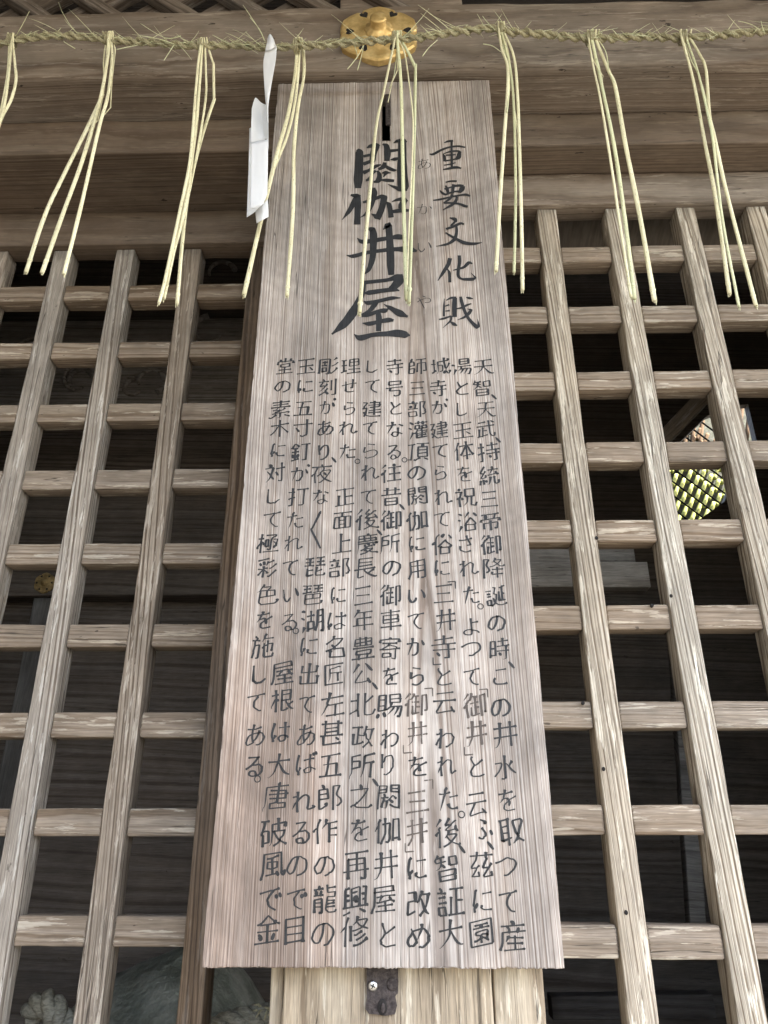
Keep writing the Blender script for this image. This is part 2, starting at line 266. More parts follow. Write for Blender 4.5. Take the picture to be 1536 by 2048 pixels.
GLYPHS={
'あ':'458941864176397238424124 187447747578 66646659574250324327392023151817142315302041274840555758725579518345853984297820691359115611',
'い':'727281538633 177618442034272032163917472749324835',
'か':'78698850 37853568304824311513 1163306434633865546558636160624060275618491241123614',
'が':'76708747 87929184 10635065556460596151603555185113481238123415 368434673161284621271515',
'こ':'27767276 2641213721262818391365137415',
'さ':'196946687973 548757726168724271405641 243922272420291547117012',
'し':'28842725311841115211581267167924',
'せ':'2980292731233816451363137515 095753628764 6885674165375337',
'た':'57568556 428937843672346631501813 146932695572 50325024551665138514',
'つ':'11611561336755727070796585508034662451193918',
'て':'127343775377557464788279 55724863435241424331532065147213',
'で':'82648854 70607650 1172497760768179 5876577248634354414741384330492365137212',
'と':'308829814056 74724857415529422434242725233018421360127914',
'な':'127021695373 71718564 645665196316591250104311361935213727413048326132662871278419 398737723367326125481531',
'に':'2640273724291925 49738173 443443284424482059168417 25862182197915461533162719231912',
'の':'507846503627292223211727123612441655307245785978657678668358854783347724722065165413',
'は':'263722271724 426666658667 698370206615621350124416412041274430503358346833723076298424 198414461432152617221812',
'ば':'233619251422 78878277 88899380 2186178212501134122515191511 416571658466 6684665068276718621253114314382139264127523365338521',
'ふ':'80388922 37824282587459705565 435258326024591956165012391234133216',
'め':'423129202419182013261134134319542759306447706270726682568545853983307721631357125014 60845972504944383938 237532504627',
'や':'45885579 16802276325748125110 145333625269637171717769856384498044714157425444',
'よ':'49657866 48854920431238112612201617191624203028343935483452326130762178198015',
'ら':'35846678 2666234824404750645174467939782772216515521136113115',
'り':'265932633973538061796577697272637348703466276020531640113313 278625652637',
'る':'278061816380637838521939 3852585365527841803778256815591248113912341733253930522958236113',
'れ':'126720693169 284623441025 3286316128482911 3054536962726771736674607133712273187815821592209424',
'わ':'126721693169 3286327129452911 102523442747345545625766706678638556875086378027762362175517',
'を':'157542746977 40863977357327551542 255238564456495554425428 8157554751424741363432253219381347117611',
'三':'16818181 22497549 10148814',
'上':'46588358 46884612 09118911',
'之':'498652805171 137175717769726148372923252020201315 38302919341440125110801088119415',
'云':'19837883 09558855 4054384623232218231357157718 7131771881168411',
'五':'4380415539513413 15818181 215272526913 09128912',
'井':'10408840 3289325029312623181113081008 67896707 12708770',
'伽':'68198719 176311600650 2386197617651807 41904046383329092906 32705570576857405519511048094210 681068787080848087778811',
'体':'146119591908 33715471616966719071 60906008 45257625 27892074176407540748 34274341566558666266686377429026',
'作':'085414612063 60319031 60538853 50759174 60746008 298919652008 5488518249753757',
'俗':'559151904682 31922789248418651908 72898575 1863115906540650 7937423743444034401179117937 31423745596863666859834584427937',
'修':'33633322 176211600550 4637503657397047 4408550969138724 502365287937 568854815178527548744267 537464628851 5581838085787161525243504250 258917651807',
'公':'348825701356 6188648878668857 475837412523231655177620 722977208412',
'再':'11858885 06319131 1907196620687867781075076308 49854931 19507850',
'出':'49894913 19801955795580578080 144114141612821284148441',
'刻':'42265513 88888711850880077208 69806932 11093625412642314940 09795579 309234812776267218611656195534563755 476542573754344922371331',
'北':'07213129 10653565 35883533333035273508 595767588872 5988591761116909851090159227',
'匠':'65506520 88861386121114108910 797273735671347033382824 34528551',
'取':'14663866 14453845 70255209 1486142613234827 38863808 693774368050877286796079587858726643723371268811 07874587',
'号':'22677567768622862267 3051273928347234753273196809650751074709 10518851',
'名':'36604452 44524243 1266388341904793 12373943444279418014781129122840 3882738175807272636351544452',
'唐':'898215821437112107100904 31688068804379423042 55295327312731118111802757275529 24558855 539155845529',
'園':'49734963 48374721 4837503464307424 27737073 86111111118686868611 20252324312744344837 70376642514248394542304229536754695169426629 22637563',
'城':'611172227620 0822182519272729 91608857824174307620 19891927 09662766 762082118809891092159123 3956555658535837562654234823 8784877885763975393637263213 6991697372377736',
'堂':'49914975 248527802775 76887279 494326442560726172444943 09108810 49434910 18288128 1061117570757277757587748861',
'夜':'59516644 45486126801288089009 52605762826284608455764067276622592144113809 084116492150 2979297121522208 10808980 48905182577757715463465345483441',
'大':'4959682679158911 10624362486053628962 508948734859455541413429231711090910',
'天':'105243525244505152528852 49834854524346474135342619130909 13838383 5736751688099411',
'寄':'49915084 47684461 10731183508487838873 533253172217201821325332 20697769 2048235135554461 4461506256607055755277507542740972076008 08451845204723458945',
'寸':'21523533 09708870 669066166511570748074309',
'寺':'25303519 11408840 6659661159085108 17808180 49904960 09598959',
'対':'248828832874 426938653552283419201213 54506234 1357284131344120 52678967 799179117709720867086410 08744374',
'屋':'69547444 22108910 274232407142744380418537 55415510 29278127 177181718372838581871886163812190810 44563541 25576657695672578757',
'左':'58475810 325038478547 11728872 3991377530553150284918290816 27108910',
'帝':'307732683259 49504908 698069746560 2116224175427740771774156515 13802780307933804880498351808580 114811571259656087598848',
'師':'239120841976 45869086 1156335634743276117511163416343833401140 67866708 4822486550668765882686227923',
'年':'2991268023781161 268028798679 54785407 242925568357 08299029',
'建':'10852684258017641658 13362321401250108809 1056165727572855253619211515 35708970 40428642 428381838380835881574157 60916020 36298829',
'彩':'50734461 14691862 30743465 098349895488 5710600966128934 32553246333932343208 09452745334136455245 587266737680 6044674587619263 101925343037403648285025',
'彫':'081311311386538755855510 4108500755106509671079208934 88897477 6746785288629264 242342234325424125412417 22694569 34773455 22544554',
'往':'60886481 07441651 35109010 2362185120502007 63716310 42428542 38728872 24881074',
'後':'27920973 52415540784079377834652151133407 579045764473457156715767 47366219870891089510 074414522054 2668216120542007 55535242494046373831 806482578950 83817881657161704860445555538456',
'御':'8123882289268981888371827107 48406040 074711521653 48804816 31586058 37816080 23920774 3443341442146218 38913782327230712370186216551708',
'慶':'50515743 4435613565366739 44354328 394239384435 382541204815 52915386 73438037 1451875188508845 62856262 38853862 21064411501459146411820788079109 89851585143912270811 147382738571856383611461 2320412770267124702262176013',
'所':'13663766406439441343 79577908 888885885782568055334814 42881381123410170710 57578957',
'打':'73827317721166085409 1140204226453748 08713671 23902317221120091108 45829182',
'持':'49315422 7858781176086607 41419041 08713071 0740174222453047 1990191118081107 44788678 65906559 40589158',
'改':'1184388338583954 5561575871268512 58739072 837281577336723469366441 511167257620 608558735672546151594652435235561255121817173724',
'政':'2955495353595760 50097125 60739072 29842923 84728259763873346736 11611220181943255029 6285566259576442693270278611 09844684',
'施':'55789077 185434543652341330072207 08743974 5458541356095907850790119118 219123902682257718721852163514260810 70667023 464251425748665072558657873485298028 6193589055784868',
'昔':'23277527 32913259 08598959 65916559 15798479 751124112343734475427511',
'時':'11563256 49325524 41429042 65916560 44808780 40609160 78597810730765076308 112730273228328411851118',
'智':'22267626 57565782838384565756 27614352 762676397441224122132411741176127626 28822870266119520947 17901685107611694568 16834283',
'木':'49904907 11664366486354668866 072009201625293942575060565673348821',
'根':'45698269 72288637 344829552558185407300724 239122602307 09723472 455081508286478745854511481065136717 63496344673471287323831490109211',
'極':'77357027 71658665845082467846 175019481907 363448354962476436643634 1958255528492845 31119011 09722772 7154804379368632 3787768778857580596959245721542050214723 199118571651134806320627',
'正':'51508250 22572212 12838783 51835112 09118911',
'武':'35425142 16491711 17854785 77888779 345634173113 09668966 62906550702378108608881090139125 07105518',
'水':'756464526445 11653365345825361019 5089506150164811450839073508 5160575671358523',
'浴':'09621658 128814892582 374142378037 22331211 72898574 3741403440118011803683426366596757663741 559151893671',
'湖':'67648764 67398740 09631559 118813892084 17251111 322052205422534533463212 42884246 29705670 59116634678786888886881186087808',
'湯':'42758275 076209631658 464943383027 8275818842884265436281628275 723668245608 553648233813 22351111 32509150 433786368725851380077208',
'灌':'076209631758 4556365736715471566955574556 13892581 233612141108 50915080 33859085 72917280 41228622 42448943 45564551414241119011 3234373743338633 6757855787588769857167716758645367416711',
'玉':'66377925 13848584 49844911 18508150 09118911',
'理':'44688668 19842024 09562956 08843184 658644864450864986866586 42308830 65866510 35109110 06193127',
'琵':'16344234 553062307736 52559055 10874287 07554255 71867155 55718771 26862655 11714271 5544551757116010841089149020 53878887 1644161118104314',
'琶':'49474930 26862659 11734173 10874287 52589058 71867159 56738773 54878987 07574260 183080308144794719471815211029087908851187138818',
'甚':'67297422 28677167 28547154 193920118211 72907240 10818781 27902740 07409040',
'産':'67706561 327836693661 459148895082 345133442635 24098809 34448243 0811142916618861 56505609 33278027 14812981328034818481',
'用':'18618361 18378337 50845008 0810142018371883818483828311800873076708',
'目':'19147814 19617861 19387838 190819847585788479817908',
'破':'14563055325332201419 66916652 8563887488764675465448524650442841163709 5008641773287834844984518252535251525444632975168909 09863486 19861978114614441411',
'祝':'20892583 5652553851243709 46534684858384524653 0874317433723268255722462208 13431646254931453639 72527213741078078807911292179119',
'素':'50305011490945073608 2931313443404644 672086108810 19728072 041013103221 204529463444504457456750 13848684 08608960 49914963405534503146 142921292731352968317332753481328627',
'統':'32273419 10270709 2330212821242312 72427213741177098810901291189022 54425433512244113809 3071236012421441194133443254 4255475380568257 279223891269116512632463 44788878 638965836579627652615155 8065835786558851',
'興':'64218211 72678467 34303586618763856330 14682568 15502650 725080508351 42745474 44445545546244614444 100911082817 2788178614831530 08309030 72878287848584558230',
'色':'348336826281607550615039 203979398040806279642064192121152410280972088109871390189022 359034833081247419650962',
'茲':'3850344331412936161916161814281440163727 10818881 65916574677067665543574272427339 31913172256615481343154228423041 835260215716591385168127',
'証':'68508850 1791198921842076 50615011 11113212323311331111 11623262 11483348 68856811 06763576 46858985 42119111',
'誕':'77578857 10492549 10622562 06752775 658388899188 818777837726 47206111720988099412 36424720 37874887508540584957515448344429 636463279026 26112534103510132312320944204720',
'豊':'662566196409 10508950 38913861 332532173409 18728072 59915961 33252226223974397737772775253325 08099009 5961806180851884186319605961',
'賜':'11693369 49728672 11503350 565653455042 13170808 31223513 624259334416 774274316412 8672855856574958508785878672 3433348433863088118711333933534289429031861283077407',
'車':'19527952 11828782 09219021 49894907 795280657768206819661938203679367952',
'郎':'13634463 2591279030863079 73198121862588298641755784798482828461846008 13454446437815791377131717162217372339273634',
'部':'30883280 20672261 44723952 11805080 48124736133514134812 75228221872588288836874279578884868665856508 09525252',
'金':'223225292921 73316720 24662861706174657170 49614910 15418341 156424674686498776688962 10108810',
'釘':'73827312720967085809 113712361525 09114117 39373525 086914742284258631844374 266526183015 10494049 50829082 147218663766',
'長':'26727772 26587758 642381348735 09438943 49435037543059256422671887099511 80882687241126104313',
'閼':'57758675 12754075 563459346629 24464746 3156345436493143313528222411 4333421340093409 31344334513963507738 126239624164408712871107 866257635787868787118508800769105619',
'降':'57837983808078766966525742533555 44428642 52767061785788549456 203028323239305022623085288711861107 4429432445228922 66496607 58915684518051774575',
'面':'35306230 35486248 48844565 34643412 09848984 62646212 131114644565846483121311',
'頂':'47418641 66856472 47568656 751677179108 3409370841095717 43879087 07843484 2384221319111011 64724770472750258625867066716472',
'風':'65247211 483566366556315631364835 25146817 48714816 0906080913191733188419867886803083168710911193199124 2971487164746973',
'龍':'13264026 58328632 58218721 13384038 37753463 58438743 26922782 58848984 07634563 147617731963 1207124914504050411138083108 10824382 57915870847086688555585457155911650787079111',
}
COLS=[
("天智天武持統三帝御降誕の時この井水を取つて産",
 [733,776,818,858,903,951,997,1042,1089,1135,1192,1245,1298,1351,1414,1467,1533,1599,1661,1730,1802,1871],
 [967,965,972,972,978,979,979,981,983,987,992,994,999,1002,1002,1011,1011,1016,1023,1013,1018,1026],
 [(',',988,794),(',',996,880),(',',1023,1330)]),
("湯とし玉体を祝浴されたよつて御井と云ふ茲に園",
 [733,776,818,860,901,947,994,1044,1087,1135,1190,1252,1296,1353,1410,1465,1533,1607,1656,1730,1800,1864],
 [924,925,923,926,928,930,932,936,932,936,943,943,943,945,951,954,954,954,966,964,966,964],
 [('.',961,1213),('(',967,1385),(')',936,1503),(',',981,1691)]),
("城寺が建てられて俗に三井寺と云われた後智証大",
 [733,776,814,860,901,945,993,1038,1089,1135,1186,1239,1294,1353,1404,1476,1531,1597,1664,1735,1802,1866],
 [881,877,879,879,881,881,885,885,886,885,888,892,888,888,890,890,892,897,895,895,902,902],
 [('(',903,1169),(')',873,1323),('.',923,1629),(',',924,1698)]),
("師三部灌頂の閼伽に用いてから御井を三井に改め",
 [733,776,818,860,903,945,991,1040,1087,1137,1190,1241,1292,1351,1408,1465,1531,1602,1661,1735,1805,1871],
 [835,835,834,837,837,834,835,835,835,835,833,833,831,833,833,835,837,835,835,835,838,838],
 [('(',857,1383),(')',814,1499),('(',857,1567),(')',818,1696)]),
("寺号となる往昔御所の御車寄を賜わり閼伽井屋と",
 [733,776,816,858,903,945,993,1040,1087,1135,1190,1239,1296,1351,1410,1476,1527,1592,1659,1728,1797,1869],
 [790,790,792,790,788,783,783,783,781,784,782,782,780,782,780,780,776,778,776,773,768,776],
 [('.',809,920),(',',804,1014)]),
("して建てられて後慶長三年豊公北政所之を再興修",
 [732,772,818,856,901,945,993,1038,1087,1135,1190,1239,1296,1347,1408,1472,1531,1592,1659,1728,1800,1861],
 [744,746,744,741,741,739,737,735,735,730,727,727,727,725,725,727,725,721,721,714,712,712],
 [(',',759,1065),(',',750,1372),(',',751,1565)]),
("理せられた正面上部には名匠左甚五郎作の龍の",
 [732,772,816,856,903,993,1040,1086,1135,1190,1241,1294,1347,1408,1465,1529,1594,1661,1730,1797,1866],
 [702,699,699,695,695,690,686,684,679,678,674,672,668,666,664,662,660,652,650,650,647],
 [('.',715,923)]),
("彫刻があり夜な琵琶湖に出てあばれるので目",
 [732,774,814,856,903,947,993,1133,1188,1241,1292,1347,1408,1470,1527,1602,1664,1730,1797,1859],
 [657,655,655,651,648,644,642,631,626,626,619,619,615,613,613,605,603,595,593,590],
 [(',',668,920),('<',635,1058)]),
("玉に五寸釘が打たれている屋根は大唐破風で金",
 [732,772,816,856,903,947,993,1040,1086,1135,1188,1243,1345,1400,1463,1529,1592,1664,1728,1797,1857],
 [613,611,608,606,602,600,597,591,586,582,581,579,566,566,562,558,553,548,546,541,536],
 [('.',592,1262)]),
("堂の素木に対して極彩色を施してある",
 [732,772,818,856,900,945,991,1038,1086,1135,1188,1239,1292,1347,1404,1470,1531],
 [571,566,562,560,557,551,546,546,538,535,535,530,526,518,513,511,509],
 [('.',515,1558)]),
]
TITLE_A=[
[(330,280,50),(372,335,130),(365,600,140),(350,850,150),(345,1025,110)],
[(515,250,30),(600,215,85),(690,205,110),(745,230,80)],[(735,200,70),(700,230,110),(650,330,110),(625,480,100),(610,560,60)],
[(450,415,60),(560,390,60),(640,385,50)],[(445,565,80),(560,520,70),(650,480,60)],[(440,730,90),(560,680,60),(700,600,70),(790,575,30)],
[(820,180,40),(890,215,90),(910,350,110),(900,505,90)],[(970,310,70),(1140,290,50)],[(970,480,25),(1050,470,75),(1160,440,40)],
[(1030,160,20),(1110,120,70),(1210,110,95),(1275,150,40)],[(1195,110,130),(1195,400,140),(1195,700,165),(1215,1000,185),(1225,1085,110)],[(1220,1070,70),(1150,1040,110),(1060,1010,60),(920,950,12)],
[(860,530,60),(840,610,85),(740,670,55)],[(850,585,50),(950,650,75),(1040,682,65),(1085,675,25)],
[(805,740,25),(875,728,80),(975,735,25)],[(880,740,60),(835,815,20)],[(780,870,40),(900,875,75),(1040,885,60)],
[(720,690,35),(755,770,75),(735,880,100),(645,910,40)],[(500,880,40),(560,850,60),(600,780,40)],[(600,760,60),(690,690,50)],
[(205,1160,45),(340,1180,110),(290,1260,100),(180,1460,80),(40,1635,14)],[(340,1200,100),(345,1350,110),(335,1550,100),(330,1725,110)],
[(440,1300,45),(560,1270,65),(690,1225,65),(800,1185,80),(905,1195,45)],[(850,1195,110),(815,1370,105),(760,1520,110),(710,1620,110)],[(715,1610,60),(680,1560,70),(600,1520,16)],
[(640,1020,70),(645,1120,125),(600,1330,100),(520,1500,60),(395,1592,12)],
[(880,1285,20),(940,1345,85),(968,1480,85),(980,1590,90)],[(1000,1285,20),(1120,1245,60),(1220,1240,90),(1300,1280,30)],[(1250,1250,90),(1195,1340,120),(1170,1425,90)],[(1010,1480,75),(1150,1460,85),(1325,1455,55)]]
TITLE_B=[
[(510,290,16),(590,345,75),(750,330,80),(900,305,75),(1050,282,65),(1160,268,100),(1280,290,55)],
[(340,560,16),(450,572,70),(650,520,65),(850,490,65),(1100,465,75),(1320,468,120),(1448,492,40)],
[(650,140,36),(750,150,85),(765,250,105),(760,450,95),(745,620,85),(690,780,65),(618,862,16)],
[(918,155,16),(1000,75,95),(1015,250,95),(1030,500,105),(1035,700,105),(1045,870,85)],
[(605,990,65),(800,970,65),(1000,945,65),(1140,900,100),(1228,875,50)],[(1200,880,70),(1165,960,140),(1100,1040,120),(1015,1078,50)],
[(630,1160,36),(690,1150,85),(900,1118,75),(1080,1100,75),(1172,1118,25)],
[(620,980,55),(590,1150,75),(520,1300,95),(425,1480,140),(300,1640,130),(108,1805,30)],
[(610,1280,16),(680,1310,75),(850,1280,65),(1050,1235,65),(1188,1230,20)],
[(800,1300,85),(760,1370,75),(680,1450,60),(570,1490,16)],[(578,1510,55),(680,1500,65),(850,1440,65),(940,1430,85),(1000,1400,25)],
[(928,1330,12),(1050,1400,75),(1180,1475,115),(1305,1528,35)],[(830,1440,65),(850,1550,85),(845,1755,75)],
[(592,1630,20),(700,1638,75),(850,1608,65),(1000,1580,85),(1082,1588,45)],
[(458,1805,16),(560,1860,100),(750,1815,75),(950,1798,85),(1150,1790,130),(1270,1812,120),(1342,1822,25)]]
HEAD_C=[
[(470,155,18),(560,125,50),(648,118,45)],[(188,370,25),(250,382,52),(400,305,48),(560,245,42),(745,222,42),(885,245,34)],[(615,130,38),(615,300,38),(620,500,40),(620,640,35)],
[(450,370,18),(475,430,48),(482,520,48)],[(460,370,18),(600,325,36),(740,318,40),(795,345,38)],[(775,330,55),(748,440,85),(688,480,40)],[(500,400,32),(700,388,28)],[(480,512,36),(600,492,32),(700,472,32)],
[(468,595,26),(600,572,32),(692,545,22)],[(450,678,22),(560,660,50),(700,635,58),(802,655,34)],
[(500,928,26),(600,905,38),(715,905,40)],[(500,990,28),(530,1060,55),(550,1150,48)],[(388,1085,18),(430,1130,46),(500,1165,42),(600,1130,38),(700,1105,38),(805,1112,55)],
[(475,1062,34),(600,1025,34),(740,990,55),(852,1000,55)],[(840,1000,75),(812,1070,90),(768,1130,46)],[(658,968,55),(642,1050,55),(632,1150,46)],
[(256,1280,26),(400,1260,42),(600,1215,38),(800,1175,38),(900,1170,50),(975,1195,34)],
[(632,1160,46),(590,1240,46),(465,1335,36)],[(468,1335,34),(600,1330,40),(750,1345,45),(870,1390,58),(932,1402,48)],[(720,1210,38),(700,1290,55),(620,1370,55),(448,1467,22)],
[(576,1622,26),(680,1650,75),(692,1705,55)],[(700,1680,38),(600,1780,38)],[(508,1840,46),(650,1792,52),(790,1730,52),(856,1750,34)],
[(710,1780,38),(716,1880,48),(690,2000,58),(657,2057,66),(533,2133,50),(312,2177,12)],[(498,1910,26),(600,1975,46),(700,2030,56),(857,2105,75),(1028,2128,62),(1206,2105,18)]]
HEAD_D=[
[(615,375,75),(580,500,75),(480,660,65),(366,838,18)],[(560,600,26),(602,680,52),(610,872,58)],
[(675,625,18),(760,605,38),(900,560,56),(1000,470,70),(1072,492,34)],[(805,320,58),(810,450,62),(785,620,58),(785,740,58),(850,800,46),(950,810,66),(1080,805,75),(1142,780,34),(1040,672,8)],
[(500,1205,12),(490,1400,38),(490,1572,42)],[(538,1242,22),(640,1190,48),(745,1190,60)],[(712,1190,85),(705,1380,90),(710,1582,85)],[(510,1362,22),(602,1330,38)],[(520,1462,26),(612,1450,38)],
[(388,1632,26),(480,1615,48),(642,1560,32)],[(640,1560,42),(622,1660,38),(468,1807,10)],[(610,1672,26),(700,1730,75),(762,1760,26)],
[(752,1412,26),(860,1390,42),(960,1340,48),(1052,1308,26)],[(830,1165,48),(850,1260,65),(900,1420,60),(960,1560,56),(1050,1680,65),(1165,1790,85),(1205,1770,48),(1180,1622,8)],
[(948,1180,26),(1010,1195,56),(1085,1207,18)],[(968,1415,12),(1050,1440,55),(1000,1510,65),(900,1590,46),(768,1642,10)]]
def resample(P, step):
    # keep corners, Catmull-Rom between
    n=len(P)
    if n==2:
        L=math.dist(P[0],P[1]); k=max(3,int(L/step)); return [(P[0][0]+(P[1][0]-P[0][0])*i/k,P[0][1]+(P[1][1]-P[0][1])*i/k) for i in range(k+1)]
    out=[]
    def corner(i):
        if i<=0 or i>=n-1: return True
        a=(P[i][0]-P[i-1][0],P[i][1]-P[i-1][1]); b=(P[i+1][0]-P[i][0],P[i+1][1]-P[i][1])
        return (a[0]*b[0]+a[1]*b[1])/(math.hypot(*a)*math.hypot(*b)+1e-9)<.42
    for i in range(n-1):
        p1,p2=P[i],P[i+1]
        p0=P[i-1] if not corner(i) else (2*p1[0]-p2[0],2*p1[1]-p2[1])
        p3=P[i+2] if i+2<n and not corner(i+1) else (2*p2[0]-p1[0],2*p2[1]-p1[1])
        k=max(2,int(math.dist(p1,p2)/step))
        for j in range(k):
            t=j/k
            f=lambda a,b,c,d:.5*(2*b+(c-a)*t+(2*a-5*b+4*c-d)*t*t+(3*b-a-3*c+d)*t**3)
            out.append((f(p0[0],p1[0],p2[0],p3[0]),f(p0[1],p1[1],p2[1],p3[1])))
    out.append(P[-1]); return out
def brush(P, rnd, base=7.5):
    """P in 0..99 em units (y up) -> list of (x,y,width)"""
    if math.dist(P[0],P[-1])>4:      # the pen reaches a little past the skeleton's ends
        e=3.2 if sum(math.dist(P[i],P[i+1]) for i in range(len(P)-1))<18 else 1.8
        def ext(a,b):
            h=math.dist(a,b)+1e-6; return (a[0]+(a[0]-b[0])/h*e,a[1]+(a[1]-b[1])/h*e)
        P=[ext(P[0],P[1])]+P[1:-1]+[ext(P[-1],P[-2])]
    P=[(x+rnd.uniform(-2.1,2.1),y+rnd.uniform(-2.1,2.1)) for x,y in P]
    if len(P)>3 and math.dist(P[0],P[-1])<4: P[-1]=P[0]
    # rising horizontals
    P=[(x,y+.13*(x-50)) for x,y in P]
    Q=resample(P,2.0)
    L=sum(math.dist(Q[i],Q[i+1]) for i in range(len(Q)-1))
    dx,dy=Q[-1][0]-Q[0][0],Q[-1][1]-Q[0][1]
    out=[]; s=0; n=len(Q)
    rising=abs(dx)>1.5*abs(dy)
    left=dx<-.25*L and dy<-.2*L     # falling to the left
    right=dx>.3*L and dy<-.35*L
    dot=L<22
    for i,(x,y) in enumerate(Q):
        if i: s+=math.dist(Q[i-1],Q[i])
        t=s/max(L,1e-6)
        a=Q[max(0,i-2)]; b=Q[min(n-1,i+2)]
        tx,ty=b[0]-a[0],b[1]-a[1]; h=math.hypot(tx,ty)+1e-9
        c=abs(tx)/h
        w=base*(1.06-.46*c*c)                       # horizontals thinner
        if dot: w*= .70+.85*math.sin(math.pi*min(1,t*.75+.12))
        else:
            w*=1+.40*math.exp(-(s/6)**2)             # press in
            e=(L-s)
            if left: w*=max(.22,1.12-.95*t**1.6)
            elif right: w*=.62+.75*math.sin(math.pi*min(1,t**1.5*.92))
            elif rising: w*=1+.65*math.exp(-((e-3)/5.5)**2)-.10*math.sin(math.pi*t)
            else: w*=1-.12*math.sin(math.pi*t)+(.15*math.exp(-(e/5)**2))
        ends=min(s,L-s)
        w*=min(1,.45+ends/3.5)
        w*=1+rnd.uniform(-.05,.05)
        out.append((x,y,w))
    return out
def ribbon(S):
    """(x,y,w) list -> left/right outline lists"""
    n=len(S); Lf=[];Rt=[]
    for i,(x,y,w) in enumerate(S):
        a=S[max(0,i-1)]; b=S[min(n-1,i+1)]
        tx,ty=b[0]-a[0],b[1]-a[1]; h=math.hypot(tx,ty)+1e-9
        nx,ny=-ty/h*w/2,tx/h*w/2
        Lf.append((x+nx,y+ny)); Rt.append((x-nx,y-ny))
    return Lf,Rt
# ------------------------------------------------------------------ ground
bm = bmesh.new(); bmesh.ops.create_grid(bm, x_segments=8, y_segments=8, size=90)
tag(link('ground', bm, M['ground']), kind='structure')
# ------------------------------------------------------------------ the shrine building
YA, YB, YL, YR = 1.06, 1.172, 1.36, 1.262
ZA, ZB, ZCL, ZCR = 3.115, 3.009, 2.902, 2.911
hall = empty('shrine_building', (0, 1.3, 0))
tag(hall, 'old weathered timber shrine building whose heavy beams and post carry the sign', 'building')
def hpart(name, bm, mat, c, smooth=False):
    return link(name, bm, mat, hall, Vector(c)-hall.location, smooth)
def hbox(name, x0, x1, y0, y1, z0, z1, mat, axis='X', r=.004, wob=.0012, seed=1, rr=None, seg=None):
    L, ww = (x1-x0, z1-z0) if axis == 'X' else (z1-z0, x1-x0)
    return hpart(name, beam_bm(axis, L, ww, y1-y0, r, wob, seed, seg, rr), mat, ((x0+x1)/2, (y0+y1)/2, (z0+z1)/2))
hbox('header_beam', -2.6, 2.8, YA, YA+.24, ZA, 3.332, M['beam'], seed=3, r=.012, rr=.016, seg=140, wob=.002)
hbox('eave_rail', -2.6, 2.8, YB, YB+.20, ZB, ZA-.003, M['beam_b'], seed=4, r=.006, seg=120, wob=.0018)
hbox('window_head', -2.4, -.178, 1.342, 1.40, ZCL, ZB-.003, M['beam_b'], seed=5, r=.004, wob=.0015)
hbox('window_head', .192, 2.6, 1.25, 1.302, ZCR, ZB-.003, M['beam'], seed=6, r=.004, wob=.0015)
hbox('post', -.157, .1205, 1.13, 1.33, 0, ZB-.003, M['post'], axis='Z', seed=7, r=.003, wob=.0012)
hbox('jamb_board', .122, .189, 1.134, 1.30, 0, ZB-.003, M['post'], axis='Z', seed=8, r=.003)
hbox('jamb_board', -.176, -.159, 1.15, 1.32, 0, ZB-.003, M['post'], axis='Z', seed=9, r=.002)
hbox('window_sill', -2.4, -.178, 1.34, 1.44, .80, .92, M['beam'], seed=10)
hbox('window_sill', .192, 2.6, 1.25, 1.35, .80, .92, M['beam'], seed=11)
def planks(x0, x1, y, z0, z1, ph, th=.03, seed=1, gap=.004):
    rnd = random.Random(seed); bm = bmesh.new(); z = z0
    while z < z1-.02:
        h = min(ph*rnd.uniform(.8, 1.2), z1-z)
        box_bm(x1-x0, th, h-gap, .003, bm, ((x0+x1)/2, y+rnd.uniform(0, .008), z+h/2)); z += h
    return bm
O = Vector((0, 0, 0))
hpart('plank_wall', planks(-2.35, .1, 2.35, 0, 4.4, .26, seed=2), M['soot'], O)
hpart('plank_wall', planks(-2.4, -1.22, 1.42, 0, 3.3, .26, seed=3), M['dark'], O)  # unseen panels beside both lattices, added to keep the inside dark
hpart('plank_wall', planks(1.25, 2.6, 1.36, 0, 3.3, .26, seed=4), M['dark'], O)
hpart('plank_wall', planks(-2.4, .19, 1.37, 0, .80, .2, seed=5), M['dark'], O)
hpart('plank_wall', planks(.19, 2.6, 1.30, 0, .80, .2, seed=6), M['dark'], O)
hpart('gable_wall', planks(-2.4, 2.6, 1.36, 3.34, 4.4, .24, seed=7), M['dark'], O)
def side(x, seed):
    bm = planks(1.38, 3.05, 0, 0, 4.4, .26, seed=seed)
    bmesh.ops.rotate(bm, verts=bm.verts, cent=(0, 0, 0), matrix=Matrix.Rotation(R(90), 3, 'Z'))
    for v in bm.verts: v.co.x += x
    return bm
bm = planks(-6.0, 1.36, 0, 0, 5.2, .26, seed=13); bmesh.ops.rotate(bm, verts=bm.verts, cent=(0, 0, 0), matrix=Matrix.Rotation(R(90), 3, 'Z'))
for v in bm.verts: v.co.x -= 1.75
hpart('wing_wall', bm, M['wing'], O)  # unseen wall added on the left to block light from that side
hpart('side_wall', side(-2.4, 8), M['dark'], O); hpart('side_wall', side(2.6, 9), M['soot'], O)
bm = planks(2.35, 3.0, 0, 0, 4.4, .26, seed=12); bmesh.ops.rotate(bm, verts=bm.verts, cent=(0, 0, 0), matrix=Matrix.Rotation(R(90), 3, 'Z'))
for v in bm.verts: v.co.x += .1
hpart('partition', bm, M['soot'], O)
